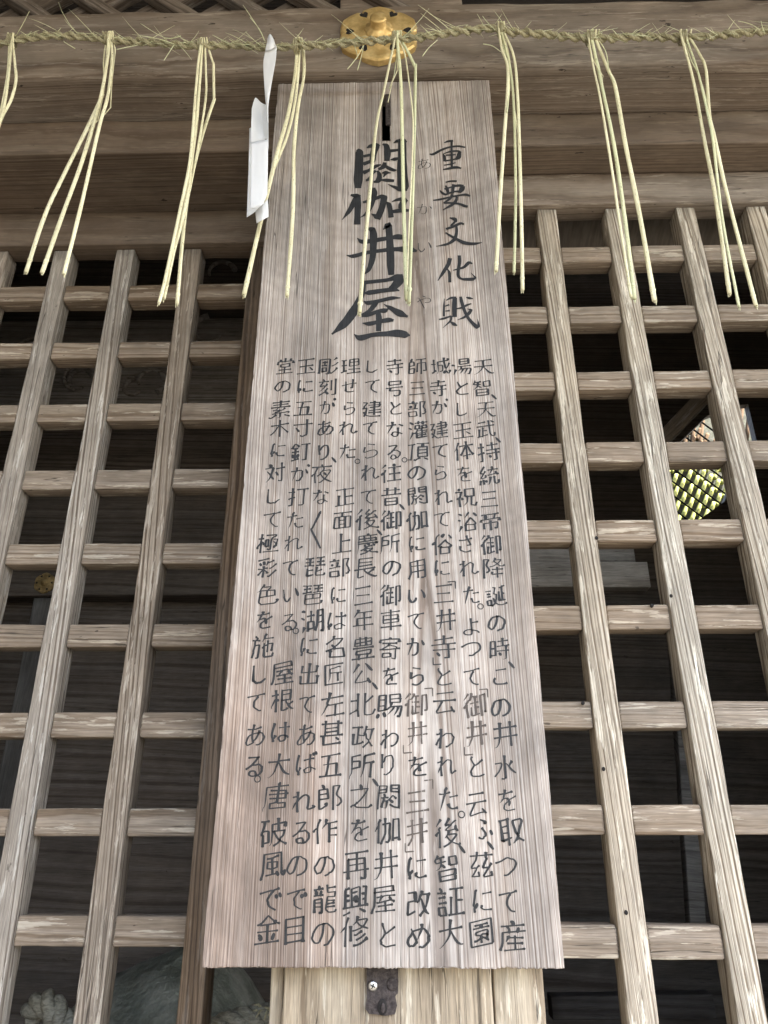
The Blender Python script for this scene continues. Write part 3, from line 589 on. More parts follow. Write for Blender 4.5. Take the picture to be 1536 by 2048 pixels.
# back wall with the opening one sees daylight through
YK = 3.0
hole = [at(px, py, YK) for px, py in ((1328, 915), (1414, 832), (1462, 812), (1496, 808), (1514, 885), (1458, 978), (1449, 1003), (1385, 1049), (1340, 1062))]
bm = bmesh.new()
ox = [(-2.4, 0), (2.6, 0), (2.6, 4.4), (-2.4, 4.4)]
for yy in (YK, YK+.04):
    ov = [bm.verts.new((a, yy, b)) for a, b in ox]; hv = [bm.verts.new((p.x, yy, p.z)) for p in hole]
    es = [bm.edges.new((ov[i], ov[(i+1) % 4])) for i in range(4)]+[bm.edges.new((hv[i], hv[(i+1) % len(hv)])) for i in range(len(hv))]
    bmesh.ops.triangle_fill(bm, use_beauty=True, use_dissolve=False, edges=es)
    if yy == YK: hv0 = hv
for i in range(len(hole)): bm.faces.new((hv0[i], hv0[(i+1) % len(hole)], hv[(i+1) % len(hole)], hv[i]))
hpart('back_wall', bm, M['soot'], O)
def slab(y0, z0, y1, z1, th=.07):
    bm = bmesh.new(); vs = []
    for x in (-3.6, 3.8):
        for (y, z) in ((y0, z0), (y1, z1), (y1, z1+th), (y0, z0+th)): vs.append(bm.verts.new((x, y, z)))
    for f in ((0, 1, 2, 3), (7, 6, 5, 4), (0, 4, 5, 1), (1, 5, 6, 2), (2, 6, 7, 3), (3, 7, 4, 0)): bm.faces.new([vs[i] for i in f])
    bmesh.ops.recalc_face_normals(bm, faces=bm.faces); return bm
hpart('roof', slab(-1.4, 3.62, 2.0, 5.0), M['roof'], O); hpart('roof', slab(2.0, 5.0, 3.3, 4.4), M['roof'], O)  # unseen; front eave set low and far forward to darken the upper wall
# timbers one makes out inside
def span(name, p, q, wpx, Y, mat, d=.05, seed=1):
    a, b = at(*p, Y), at(*q, Y); L = (b-a).length; bm = beam_bm('X', L, wpx, d, .003, .001, seed)
    ang = math.atan2(b.z-a.z, b.x-a.x)
    o = hpart(name, bm, mat, (a+b)/2); o.rotation_euler = (0, -ang, 0); return o
za, zb = at(60, 1192, 2.26).z, at(60, 1138, 2.26).z
hbox('inner_beam', -2.3, .05, 2.26, 2.34, za, zb, M['soot'], seed=21)
p = at(46, 1300, 2.27); q = at(98, 1300, 2.27)
hbox('inner_post', p.x, q.x, 2.27, 2.34, 0, za-.004, M['darkpost'], axis='Z', seed=22)
hbox('inner_panel', -2.2, .05, 2.28, 2.33, at(200, 815, 2.28).z, at(200, 640, 2.28).z, M['dim'], seed=23)
for cx, cy, rr_, a0, a1 in ((160, 760, .05, 20, 300), (165, 755, .085, 40, 250), (300, 762, .06, -60, 200), (268, 775, .04, 90, 330), (60, 700, .06, 0, 260), (420, 660, .07, 100, 330), (440, 545, .06, 10, 200), (330, 690, .05, 200, 400)):
    c = at(cx, cy, 2.272); n = 18; bm = bmesh.new()
    tube(bm, [c+Vector((rr_*(1-.3*i/n)*math.cos(R(a0+(a1-a0)*i/n)), 0, rr_*(1-.3*i/n)*math.sin(R(a0+(a1-a0)*i/n)))) for i in range(n+1)], [.012-.006*i/n for i in range(n+1)], 6)
    hpart('carving', bm, M['dim'], O)
span('inner_beam', (980, 1156), (1290, 1156), .085, 2.25, M['dim'], .08, 24)
span('inner_beam', (980, 1118), (1262, 1118), .06, 2.30, M['dim'], .08, 25)
span('brace', (1300, 905), (1425, 775), .055, 2.45, M['brace'], .06, 26)
span('brace', (1395, 1900), (1352, 1280), .045, 2.3, M['darkpost'], .04, 27)
span('inner_beam', (1100, 2012), (1420, 2008), .05, 2.2, M['dark'], .06, 28)
# ------------------------------------------------------------------ the two window lattices
def lattice(label, Y, xs, zs, x0, x1, ztop, zmat, xmat, seed, stile=None):
    root = empty('window_lattice', ((x0+x1)/2, Y, .93))
    tag(root, label, 'lattice', 'wooden window lattices')
    for i, x in enumerate(xs):
        Lz = ztop-.93
        link('upright_bar', beam_bm('Z', Lz, .0432, .046, .0020, .0006, seed+i), zmat, root, Vector((x, Y+.023, .93+Lz/2))-root.location)
    for i, z in enumerate(zs):
        link('cross_bar', beam_bm('X', x1-x0, .0445, .040, .0024, .0007, seed+50+i, notch=[(x-(x0+x1)/2, .0216) for x in xs if x0+.03 < x < x1-.03]), xmat, root, Vector(((x0+x1)/2, Y+.005+.020, z))-root.location)
    if stile:
        a, b = stile; Lz = ztop-.93
        link('stile', beam_bm('Z', Lz, b-a, .062, .003, .0006, seed+90), M['stile'], root, Vector(((a+b)/2, Y+.029, .93+Lz/2))-root.location)
    return root
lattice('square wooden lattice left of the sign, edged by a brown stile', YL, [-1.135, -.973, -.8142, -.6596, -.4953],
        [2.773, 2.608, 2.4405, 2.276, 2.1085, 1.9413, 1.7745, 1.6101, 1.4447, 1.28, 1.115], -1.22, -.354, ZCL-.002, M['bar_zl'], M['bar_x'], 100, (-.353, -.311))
lattice('square wooden lattice on the right of the sign, paler and standing nearer than the other', YR, [.351, .508, .669, .829, .99, 1.15],
        [2.7801, 2.6131, 2.4452, 2.2778, 2.1107, 1.9446, 1.7759, 1.6124, 1.4432, 1.275, 1.107], .192, 1.25, ZCR-.002, M['bar_z'], M['bar_x'], 300)
for root_, spots, yy in ((None, ((1193, 1076), (1342, 1192), (1304, 1211), (1207, 1538), (1252, 1825), (1166, 1406)), YR),):
    root_ = [o for o in bpy.data.objects if o.name.startswith('window_lattice') and o.location.x > 0][0]
    for px, py in spots:
        c = at(px, py, yy-.0002); bm = bmesh.new(); n = 12
        bm.faces.new([bm.verts.new((.0028*math.cos(2*math.pi*i/n), 0, .0034*math.sin(2*math.pi*i/n))) for i in range(n)]); ex = bmesh.ops.extrude_face_region(bm, geom=bm.faces[:])
        for v in [v for v in ex['geom'] if isinstance(v, bmesh.types.BMVert)]: v.co.y += .004
        bmesh.ops.recalc_face_normals(bm, faces=bm.faces); link('worm_hole', bm, M['hole'], root_, c+Vector((0, -.0012, 0))-root_.location)
# crossing slats above the header beam
g = empty('gable_lattice', (-.6, 1.14, 3.334)); tag(g, 'dark lattice of crossing diagonal slats above the header beam', 'lattice')
rnd = random.Random(5)
for i in range(9):
    x = -1.5+i*.175
    for s, y, wd in ((-1, 1.13, .032), (1, 1.17, .05)):
        o = link('slat', beam_bm('X', .62, wd, .03, .003, .0012, 400+i*2+(s > 0)), M['gable'], g, Vector((x+(.06 if s > 0 else 0), y, 3.334+.19))-g.location)
        o.rotation_euler = (0, -s*R(42), 0)
o = link('end_board', beam_bm('Z', .6, .30, .04, .003, .001, 450), M['beam'], g, Vector((.02, 1.16, 3.637))-g.location)
# ------------------------------------------------------------------ the sign board
BY = 1.085; TL, TR, BL, BR = at(556, 165, BY), at(979, 162, BY), at(405, 1935, BY), at(1128, 1938, BY)
bx0, bx1, bz0, bz1 = (TL.x+BL.x)/2, (TR.x+BR.x)/2, (BL.z+BR.z)/2, (TL.z+TR.z)/2
BC = Vector(((bx0+bx1)/2, BY, (bz0+bz1)/2))
s0, s1 = at(764, 282, BY), at(780, 188, BY)
def cuts(a, b, n, extra):
    v = [a+(b-a)*i/n for i in range(n+1)]
    for e in extra:
        i = min(range(1, n), key=lambda j: abs(v[j]-e)); v[i] = e
    return v
xs = cuts(bx0, bx1, 190, (s0.x, s1.x)); zs = cuts(bz0, bz1, 170, (s0.z, s1.z))
bm = bmesh.new(); grid = []
for zi, z in enumerate(zs):
    row = []
    for xi, x in enumerate(xs):
        X, Z = x, z
        if zi == 0: Z += .0016*noise.noise(Vector((x*420, 3, 0)))+.0016*noise.noise(Vector((x*40, 9, 0)))
        if zi == len(zs)-1: Z += .0010*noise.noise(Vector((x*160, 5, 0)))
        if xi in (0, len(xs)-1): X += .0014*noise.noise(Vector((z*7, xi, 0)))+.0005*noise.noise(Vector((z*60, xi, 2)))
        row.append(bm.verts.new((X-BC.x, 0, Z-BC.z)))
    grid.append(row)
for zi in range(len(zs)-1):
    for xi in range(len(xs)-1):
        if s0.x-1e-6 <= (xs[xi]+xs[xi+1])/2 <= s1.x and s0.z <= (zs[zi]+zs[zi+1])/2 <= s1.z: continue
        bm.faces.new((grid[zi][xi], grid[zi][xi+1], grid[zi+1][xi+1], grid[zi+1][xi]))
edge = [e for e in bm.edges if e.is_boundary]
ret = bmesh.ops.extrude_edge_only(bm, edges=edge)
for v in [v for v in ret['geom'] if isinstance(v, bmesh.types.BMVert)]: v.co.y += .030
front = [e for e in edge if e.is_valid]
bmesh.ops.bevel(bm, geom=front, offset=.0020, segments=2, affect='EDGES', profile=.5)
bmesh.ops.holes_fill(bm, edges=[e for e in bm.edges if e.is_boundary], sides=0)
bmesh.ops.recalc_face_normals(bm, faces=bm.faces)
board = link('sign_board', bm, M['board'], None, BC)
tag(board, 'tall weathered wooden notice board covered in black brush writing, hung on the post', 'sign board')
_ink_seed = random.Random(11)
def ink_strokes(bm, strokes, mi=0):
    """strokes: lists of (x, z, width) in board-local metres, laid on the board face"""
    for k, S in enumerate(strokes):
        Lf, Rt = ribbon(S); y = -.0006-.00002*k
        a = [bm.verts.new((p[0], y, p[1])) for p in Lf]; b = [bm.verts.new((p[0], y, p[1])) for p in Rt]
        for i in range(len(a)-1):
            f = bm.faces.new((a[i], b[i], b[i+1], a[i+1])); f.material_index = mi
        # rounded ends
        for (e, o, n) in ((0, 1, a[0]), (-1, -2, a[-1])):
            pass
KANA = set('あいかがこさしせたつてでとなにのはばふめやよらりるれわを')
def glyph(ch, px, py, size, base=7.5, rnd=_ink_seed):
    c = at(px, py, BY)-BC; out = []
    size *= rnd.uniform(.94, 1.05); sx = size*rnd.uniform(.92, 1.06); rot = rnd.uniform(-.06, .05)
    for st in GLYPHS[ch].split():
        P = [(int(st[i:i+2]), int(st[i+2:i+4])) for i in range(0, len(st), 4)]
        S = brush(P, rnd, base*rnd.uniform(.78, 1.2))
        out.append([(c.x+((x-50)-(y-50)*rot)*sx/100, c.z+((y-50)+(x-50)*rot)*size/100, ww*size/100) for x, y, ww in S])
    return out
def px_stroke(pts):
    """hand-traced stroke: (px, py, width px) on the photograph -> board-local"""
    P = resample([(a, b) for a, b, _ in pts], 2.0)
    cum = [0]
    for i in range(len(pts)-1): cum.append(cum[-1]+math.dist(pts[i][:2], pts[i+1][:2]))
    out = []; s = 0
    for i, (x, y) in enumerate(P):
        if i: s += math.dist(P[i-1], P[i])
        j = 0
        while j < len(cum)-2 and cum[j+1] < s: j += 1
        t = min(1, max(0, (s-cum[j])/(cum[j+1]-cum[j]+1e-9))); t = t*t*(3-2*t)
        wp = pts[j][2]*(1-t)+pts[j+1][2]*t
        c = at(x, y, BY); d = (at(x+1, y, BY)-at(x-1, y, BY)).x/2; dz = (at(x, y-1, BY)-at(x, y+1, BY)).z/2
        out.append((c.x-BC.x, c.z-BC.z, wp*(d+dz)/2))
    return out
def trace(ox, oy, sc, strokes): return [px_stroke([(ox+x/sc, oy+y/sc, wd/sc) for x, y, wd in S]) for S in strokes]
bm = bmesh.new(); ink_strokes(bm, trace(680, 270, 9.6, TITLE_A)); ink_strokes(bm, trace(650, 440, 7.879, TITLE_B))
link('title_lettering', bm, M['ink'], board)
bm = bmesh.new(); ink_strokes(bm, trace(840, 270, 9.75, HEAD_C)); ink_strokes(bm, trace(840, 480, 10.243, HEAD_D))
link('heading_lettering', bm, M['ink'], board)
bm = bmesh.new()
for ch, px, py in (('あ', 848, 328), ('か', 849, 418), ('い', 849, 493), ('や', 848, 604)): ink_strokes(bm, glyph(ch, px, py, .036, 5.0))
link('reading_lettering', bm, M['ink_thin'], board)
for ci, (txt, ys, xs_, marks) in enumerate(COLS):
    bm = bmesh.new()
    for i, ch in enumerate(txt):
        if i and ys[i]-ys[i-1] > 78+(ys[i]-700)*.02:     # a blank in the column: the next phrase is a piece of its own
            link('text_column', bm, [M['ink'], M['ink_faded']], board); bm = bmesh.new()
        faded = (ci == 1 and i in (14, 15)) or (ci == 3 and i in (14, 15, 17, 18))
        kana = ch in KANA
        ink_strokes(bm, glyph(ch, xs_[i], ys[i], .0350 if kana else .0390, 9.2 if kana else 8.5), 1 if faded else 0)
    for kind, px, py in marks:
        c = at(px, py, BY)-BC; e = .0042
        if kind == '.': S = [[(c.x+e*math.cos(a), c.z+e*math.sin(a), .0015) for a in [i*.35 for i in range(19)]]]
        elif kind == ',': S = [[(c.x-.004+.008*t, c.z+.005-.010*t, .0012+.0030*math.sin(math.pi*min(1, t*.8+.1))) for t in [i/6 for i in range(7)]]]
        elif kind == '(': S = [[(c.x-.006+.012*t, c.z+.004+.001*t, .0016) for t in (0, .33, .66, 1)], [(c.x+.006, c.z+.005-.012*t, .0022-.0008*t) for t in (0, .33, .66, 1)]]
        elif kind == ')': S = [[(c.x-.005, c.z+.006-.011*t, .0016) for t in (0, .33, .66, 1)], [(c.x-.005+.012*t, c.z-.005+.001*t, .0018) for t in (0, .33, .66, 1)]]
        else: S = [px_stroke([(642, 1022, 2), (640, 1026, 5), (625, 1056, 3.6), (623, 1060, 4), (633, 1080, 4.2), (641, 1097, 3.5)])]
        ink_strokes(bm, S, 1 if kind in '()' and ci in (1, 3) else 0)
    link('text_column', bm, [M['ink'], M['ink_faded']], board)
# iron hook in the slot, iron bracket below
hk = empty('iron_hook', at(774, 215, BY+.01)); tag(hk, 'dark iron hanging hook in the slot at the top of the sign board', 'hook')
p, q = at(765, 252, BY), at(786, 190, BY)
link('hook_plate', box_bm(.011, .004, q.z-p.z, .001), M['iron'], hk, Vector((s1.x-.004, BY-.001, (p.z+q.z)/2))-hk.location)
bm = bmesh.new(); zz = (p.z+q.z)/2
tube(bm, [Vector((s1.x-.006, BY+.06, zz+.03)), Vector((s1.x-.006, BY+.02, zz+.03)), Vector((s1.x-.006, BY+.004, zz+.022)), Vector((s1.x-.006, BY+.004, zz-.03))], [.004]*4, 8)
for v in bm.verts: v.co -= hk.location
link('hook_rod', bm, M['iron'], hk)
PY = 1.13
br = empty('iron_bracket', at(766, 1990, PY)); tag(br, 'small rusty iron bracket screwed to the post under the sign board', 'bracket')
out = [(733, 1925), (797, 1925), (797, 1962), (796, 1985), (790, 1992), (794, 2010), (790, 2027), (770, 2030), (738, 2026), (731, 2016), (734, 1990)]
bm = bmesh.new(); pts = [at(a, b, PY)-br.location for a, b in out]
fine = []
for i in range(len(pts)):
    a, b = pts[i], pts[(i+1) % len(pts)]
    for t in (0, .33, .66): fine.append(a.lerp(b, t)+Vector((noise.noise(Vector((i, t, 1)))*.0012, 0, noise.noise(Vector((i, t, 5)))*.0012)))
f = bm.faces.new([bm.verts.new(v+Vector((0, -.005, 0))) for v in fine]); r_ = bmesh.ops.extrude_face_region(bm, geom=[f])
for v in [v for v in r_['geom'] if isinstance(v, bmesh.types.BMVert)]: v.co.y += .0048
bmesh.ops.recalc_face_normals(bm, faces=bm.faces); link('bracket_plate', bm, M['iron'], br)
def disc(r, h, bm, c, n=24, dome=.3):
    rings = []
    for (rr_, yy) in ((1, 0), (1, -h*.6), (.8, -h*.9), (.4, -h), (.01, -h)):
        rings.append([bm.verts.new((c[0]+r*rr_*math.cos(2*math.pi*i/n), c[1]+yy, c[2]+r*rr_*math.sin(2*math.pi*i/n))) for i in range(n)])
    for a, b in zip(rings, rings[1:]):
        for i in range(n): bm.faces.new((a[i], a[(i+1) % n], b[(i+1) % n], b[i])).smooth = True
    bm.faces.new(rings[-1])
bm = bmesh.new(); c = at(746, 1970, PY)-br.location; disc(.0062, .003, bm, (c.x, -.005, c.z)); bmesh.ops.recalc_face_normals(bm, faces=bm.faces); sc_ = link('screw', bm, M['screw'], br)
bm = bmesh.new()
for a in (25, 115): box_bm(.0065, .0006, .0013, 0, bm, (c.x, -.0082, c.z), Matrix.Rotation(R(a), 3, 'Y'))
link('cross_slot', bm, M['hole'], sc_)
bm = bmesh.new(); c = at(765, 2012, PY)-br.location; disc(.0062, .0012, bm, (0, 0, 0)); 
for v in bm.verts: v.co.z *= 1.5; v.co += Vector((c.x, -.0052, c.z))
bmesh.ops.recalc_face_normals(bm, faces=bm.faces); sl_ = link('bolt_hole', bm, M['hole'], br)
bm = bmesh.new(); disc(.0030, .0015, bm, (0, 0, 0)); 
for v in bm.verts: v.co.z *= 1.9; v.co += Vector((c.x+.0008, -.0062, c.z-.001))
bmesh.ops.recalc_face_normals(bm, faces=bm.faces); link('bolt_end', bm, M['iron'], sl_)
bm = bmesh.new(); c = at(785, 1967, PY)-br.location; disc(.0075, .002, bm, (c.x, -.005, c.z)); bmesh.ops.recalc_face_normals(bm, faces=bm.faces); link('rivet', bm, M['iron'], br)
# ------------------------------------------------------------------ gilt nail covers
def nail_cover(center, RR, label, gilt='gold'):
    root = empty('nail_cover', center); tag(root, label, 'metal fitting', 'gilt nail covers')
    bm = bmesh.new(); n = 144
    def rad(i):
        a = (i/n*360-90) % 60; t = abs(a if a < 30 else 60-a)/30
        r = RR*(1-.085*t**.8)
        if t > .84: r *= 1-.10*((t-.84)/.16)**1.2
        return r
    prev = None
    for fr, yy in ((.02, -.022), (.35, -.0205), (.6, -.0185), (.88, -.017), (.96, -.0155), (1, -.012), (1.0, 0)):
        ring = [bm.verts.new((fr*rad(i)*math.cos(2*math.pi*i/n), yy*RR/.092, fr*rad(i)*math.sin(2*math.pi*i/n))) for i in range(n)]
        if prev:
            for i in range(n): bm.faces.new((prev[i], prev[(i+1) % n], ring[(i+1) % n], ring[i]))
        else: bm.faces.new(ring)
        prev = ring
    bmesh.ops.recalc_face_normals(bm, faces=bm.faces); link('flower_plate', bm, M[gilt], root)
    for k in range(6):
        a = R(k*60); bm = bmesh.new(); h = RR*.11
        pts = [(0, -1.1), (.55, -.55), (.95, .1), (.8, .65), (.42, .72), (0, .38), (-.42, .72), (-.8, .65), (-.95, .1), (-.55, -.55)]
        cx, cz = .70*RR*math.cos(a), .70*RR*math.sin(a)
        vs = [bm.verts.new((cx+h*(u*math.sin(a)+v*math.cos(a)), -.0186*RR/.092, cz+h*(-u*math.cos(a)+v*math.sin(a)))) for u, v in pts]
        bm.faces.new(vs); ex = bmesh.ops.extrude_face_region(bm, geom=bm.faces[:])
        for v in [v for v in ex['geom'] if isinstance(v, bmesh.types.BMVert)]: v.co.y += .003
        bmesh.ops.recalc_face_normals(bm, faces=bm.faces); link('heart_hole', bm, M['hole'], root)  # raised dark heart in place of the shade in a cut-out
    bm = bmesh.new(); m = 48; prev = None; k = RR/.092
    for rr_, yy in ((.031, -.018), (.031, -.021), (.028, -.0255), (.020, -.029), (.0178, -.031), (.0180, -.045), (.0174, -.0475), (.014, -.049), (.001, -.0495)):
        lob = 1 if rr_ < .027 else None
        ring = [bm.verts.new(((rr_*k*(1+(0 if lob else .05*math.cos(12*2*math.pi*i/m)))*math.cos(2*math.pi*i/m)), yy*k, rr_*k*(1+(0 if lob else .05*math.cos(12*2*math.pi*i/m)))*math.sin(2*math.pi*i/m))) for i in range(m)]
        if prev:
            for i in range(m): bm.faces.new((prev[i], prev[(i+1) % m], ring[(i+1) % m], ring[i])).smooth = True
        prev = ring
    bm.faces.new(prev); bmesh.ops.recalc_face_normals(bm, faces=bm.faces); link('knob', bm, M[gilt], root)
    return root
c = at(757, 66, YA-.02); zc = (at(757, 8, YA-.018).z+at(757, 124, YA-.012).z)/2
nail_cover(Vector((c.x, YA-.0005, zc)), .092, 'large gilt flower-shaped nail cover on the header beam above the sign')
c = at(88, 1165, 2.25); nail_cover(Vector((c.x, 2.259, c.z)), .036, 'small gilt flower-shaped fitting seen through the left lattice on a dark inner beam', 'gold_dim')
# ------------------------------------------------------------------ straw rope
rp = [(-260, 108, 1.0), (-120, 95, 1.0), (0, 86, 1.0), (60, 75, 1.0), (110, 71, 1.0), (165, 73, 1.0), (225, 80, 1.0), (300, 84, 1.0), (350, 89, 1.0), (402, 92, 1.0), (470, 90, 1.0), (540, 95, .995), (600, 92, .992), (670, 88, .985), (740, 82, .982), (800, 78, .982), (860, 72, .985), (920, 63, .99), (985, 57, 1.0), (1010, 62, 1.0), (1080, 68, 1.0), (1185, 77, 1.0), (1280, 74, 1.0), (1370, 76, 1.0), (1450, 70, 1.0), (1536, 62, 1.0), (1660, 48, 1.0), (1800, 30, 1.0)]
rope_pts = spline([at(a, b, y) for a, b, y in rp], 16)
rope = empty('straw_rope', rope_pts[0]); tag(rope, 'thin twisted straw rope strung across the header beam in front of the gilt cover', 'rope')
rnd = random.Random(8)
cum = [0]
for a, b in zip(rope_pts, rope_pts[1:]): cum.append(cum[-1]+(b-a).length)
def on_rope(s):
    s = max(0, min(cum[-1]-1e-6, s)); import bisect
    i = min(len(cum)-2, max(0, bisect.bisect_right(cum, s)-1)); return rope_pts[i].lerp(rope_pts[i+1], (s-cum[i])/(cum[i+1]-cum[i]+1e-9)), (rope_pts[i+1]-rope_pts[i]).normalized()
for st in range(2):
    bm = bmesh.new()
    for fb in range(13):
        pts = []; rad = []; pa = rnd.uniform(0, 6.28); pr = .0043*math.sqrt(rnd.uniform(.05, 1)); p2 = rnd.uniform(0, 6.3); fr = rnd.uniform(.0009, .0019)
        s = 0
        while s < cum[-1]:
            c, t = on_rope(s); nrm = t.cross(Vector((0, 1, 0))).normalized(); bn = t.cross(nrm)
            A = s*2*math.pi/.052+st*math.pi; B = s*2*math.pi/.034+pa
            lump = 1+.16*noise.noise(Vector((s*25, st*9, 0)))
            cc = c+(nrm*math.cos(A)+bn*math.sin(A))*.0044*lump
            o2 = pr*(1+.5*noise.noise(Vector((s*30+p2, fb, 4))))*lump
            pts.append(cc+(nrm*math.cos(B+A)+bn*math.sin(B+A))*o2-rope.location); rad.append(fr*(1+.3*noise.noise(Vector((s*60, fb, st)))))
            s += .0045
        tube(bm, pts, rad, 5)
    link('rope_strand', bm, M['rope'], rope)
bm = bmesh.new()
for i in range(340):
    s = rnd.uniform(0, cum[-1]); c, t = on_rope(s); L = rnd.choice([.012, .018, .025, .03, .045, .07])*rnd.uniform(.7, 1.2)
    sg = rnd.choice((-1, 1)); d = (t*sg*rnd.uniform(.6, 1.4)+Vector((0, rnd.uniform(-.8, .2), rnd.uniform(-1, 1)))).normalized()
    p0 = c+Vector((0, -.004, rnd.uniform(-.008, .008))); bend = Vector((rnd.uniform(-.2, .2), 0, rnd.uniform(-.3, .2)))*L
    pts = [p0+d*L*t_+bend*t_*t_-rope.location for t_ in (0, .35, .7, 1)]; r0 = rnd.uniform(.0004, .0009)
    tube(bm, pts, [r0, r0*.9, r0*.7, r0*.3], 4)
for poly in ([(362, 42+30), (330, 76), (281, 47)], [(530, 82), (516, 55), (486, 10)], [(528, 80), (520, 60), (500, 35)], [(458, 88), (440, 78), (425, 70)], [(150, 97), (130, 85), (128, 82)], [(233, 99), (262, 93), (276, 90)], [(348, 90), (338, 105), (328, 121)], [(715, 140), (722, 115), (728, 88)], [(695, 138), (715, 113), (728, 88)], [(706, 80), (712, 100), (716, 116)], [(845, 112), (858, 95), (875, 80)], [(966, 88), (985, 92), (1002, 104)], [(990, 60), (975, 45), (965, 32)], [(1530, 68), (1525, 55), (1522, 42)], [(1520, 60), (1500, 48), (1476, 42)]):
    pts = spline([at(a, b, .985)-rope.location for a, b in poly], 4); n = len(pts); tube(bm, pts, [.0010*(1-.5*i/n) for i in range(n)], 5)
link('loose_fibre', bm, M['straw_g'], rope)
# ------------------------------------------------------------------ hanging straw tassels
TASSELS = [
 ('straw tassel cut off by the left edge of the photo, first on the rope', [(3, [(22, 88), (19, 130), (12, 190), (2, 235), (-30, 335)]), (3, [(26, 88), (30, 130), (32, 160), (22, 200), (0, 245), (-30, 345)]), (2, [(18, 88), (15, 140), (8, 185), (-12, 280), (-40, 390)])]),
 ('straw tassel with three widely spread straws, beside the left edge', [(4, [(216, 82), (213, 120), (205, 190), (170, 265), (130, 345), (90, 430), (52, 545)]), (4, [(219, 82), (213, 130), (200, 200), (165, 320), (125, 430), (84, 546)]), (3.4, [(223, 84), (224, 120), (216, 190), (198, 255), (165, 400), (128, 548)]), (1.6, [(228, 88), (230, 105), (224, 160), (221, 215), (204, 235), (196, 255)]), (1.8, [(212, 82), (207, 125), (208, 175), (196, 240), (176, 262)])]),
 ('narrow straw tassel with a bundled lower end, hanging midway before the left lattice', [(3, [(401, 92), (396, 130), (390, 200), (380, 320), (358, 430), (330, 560), (318, 606)]), (3.6, [(404, 92), (398, 180), (388, 280), (372, 400), (348, 500), (327, 598)]), (2.6, [(410, 92), (412, 150), (411, 200), (395, 300), (368, 430), (340, 530), (326, 592)]), (3.6, [(416, 95), (427, 128), (428, 200), (402, 280), (378, 380), (366, 470), (354, 608)]), (1.6, [(407, 92), (402, 140), (396, 240), (383, 340)])]),
 ('straw tassel crossing behind the white paper streamer over the sign\'s left edge', [(4.2, [(594, 92), (590, 150), (576, 230), (552, 315), (522, 440), (488, 590)]), (3, [(600, 92), (592, 190), (575, 270), (545, 345), (519, 424)]), (3.6, [(607, 93), (608, 150), (596, 215), (588, 300), (586, 420), (574, 592)]), (1.8, [(603, 93), (606, 140), (600, 200), (588, 262)])]),
 ('straw tassel below the gilt cover, dangling over the title writing', [(4, [(789, 80), (768, 180), (752, 255), (740, 380), (728, 510), (719, 626)]), (3.4, [(795, 80), (802, 170), (805, 300), (808, 440), (813, 600)]), (1.8, [(798, 80), (810, 110), (820, 180), (826, 240), (824, 330), (817, 480), (814, 570)]), (3.8, [(802, 79), (818, 108), (831, 135), (829, 250), (825, 400), (818, 606)]), (1.4, [(796, 82), (795, 140), (784, 165), (776, 205)]), (1.2, [(793, 82), (793, 110), (788, 150), (778, 178)])]),
 ('straw tassel just beside the sign\'s upper right edge', [(3.4, [(998, 62), (1004, 100), (1016, 145), (1008, 280), (1000, 400), (992, 543)]), (2.6, [(1003, 62), (1022, 145), (1029, 250), (1031, 400), (1028, 545)]), (3.2, [(1008, 64), (1028, 115), (1035, 190), (1039, 300), (1043, 450), (1045, 580)]), (2, [(1001, 63), (1010, 110), (1019, 160), (1014, 225)]), (1.4, [(1005, 63), (1018, 110), (1026, 190), (1036, 270)])]),
 ('straw tassel in the middle of the right side, next after the sign', [(2.6, [(1177, 76), (1186, 130), (1198, 185), (1219, 308), (1243, 470), (1262, 594)]), (3.8, [(1183, 76), (1204, 174), (1228, 290), (1250, 440), (1269, 598)]), (4.4, [(1190, 76), (1217, 141), (1231, 176), (1251, 290), (1280, 434), (1309, 602)]), (1.4, [(1195, 76), (1212, 105), (1219, 145), (1230, 166)]), (1.2, [(1172, 80), (1186, 119), (1206, 152), (1203, 172)]), (2.0, [(1180, 77), (1200, 140), (1210, 200), (1225, 280)])]),
 ('straw tassel nearest the right edge of the photo', [(4, [(1364, 77), (1387, 163), (1409, 282), (1430, 390), (1459, 588)]), (2.6, [(1373, 77), (1396, 145), (1418, 240), (1427, 290), (1445, 440), (1478, 614)]), (3.6, [(1380, 76), (1400, 110), (1412, 141), (1419, 230), (1430, 279), (1452, 380), (1512, 612)]), (1.6, [(1368, 77), (1382, 120), (1398, 152), (1412, 200), (1424, 270)])]),
]
rnd = random.Random(21)
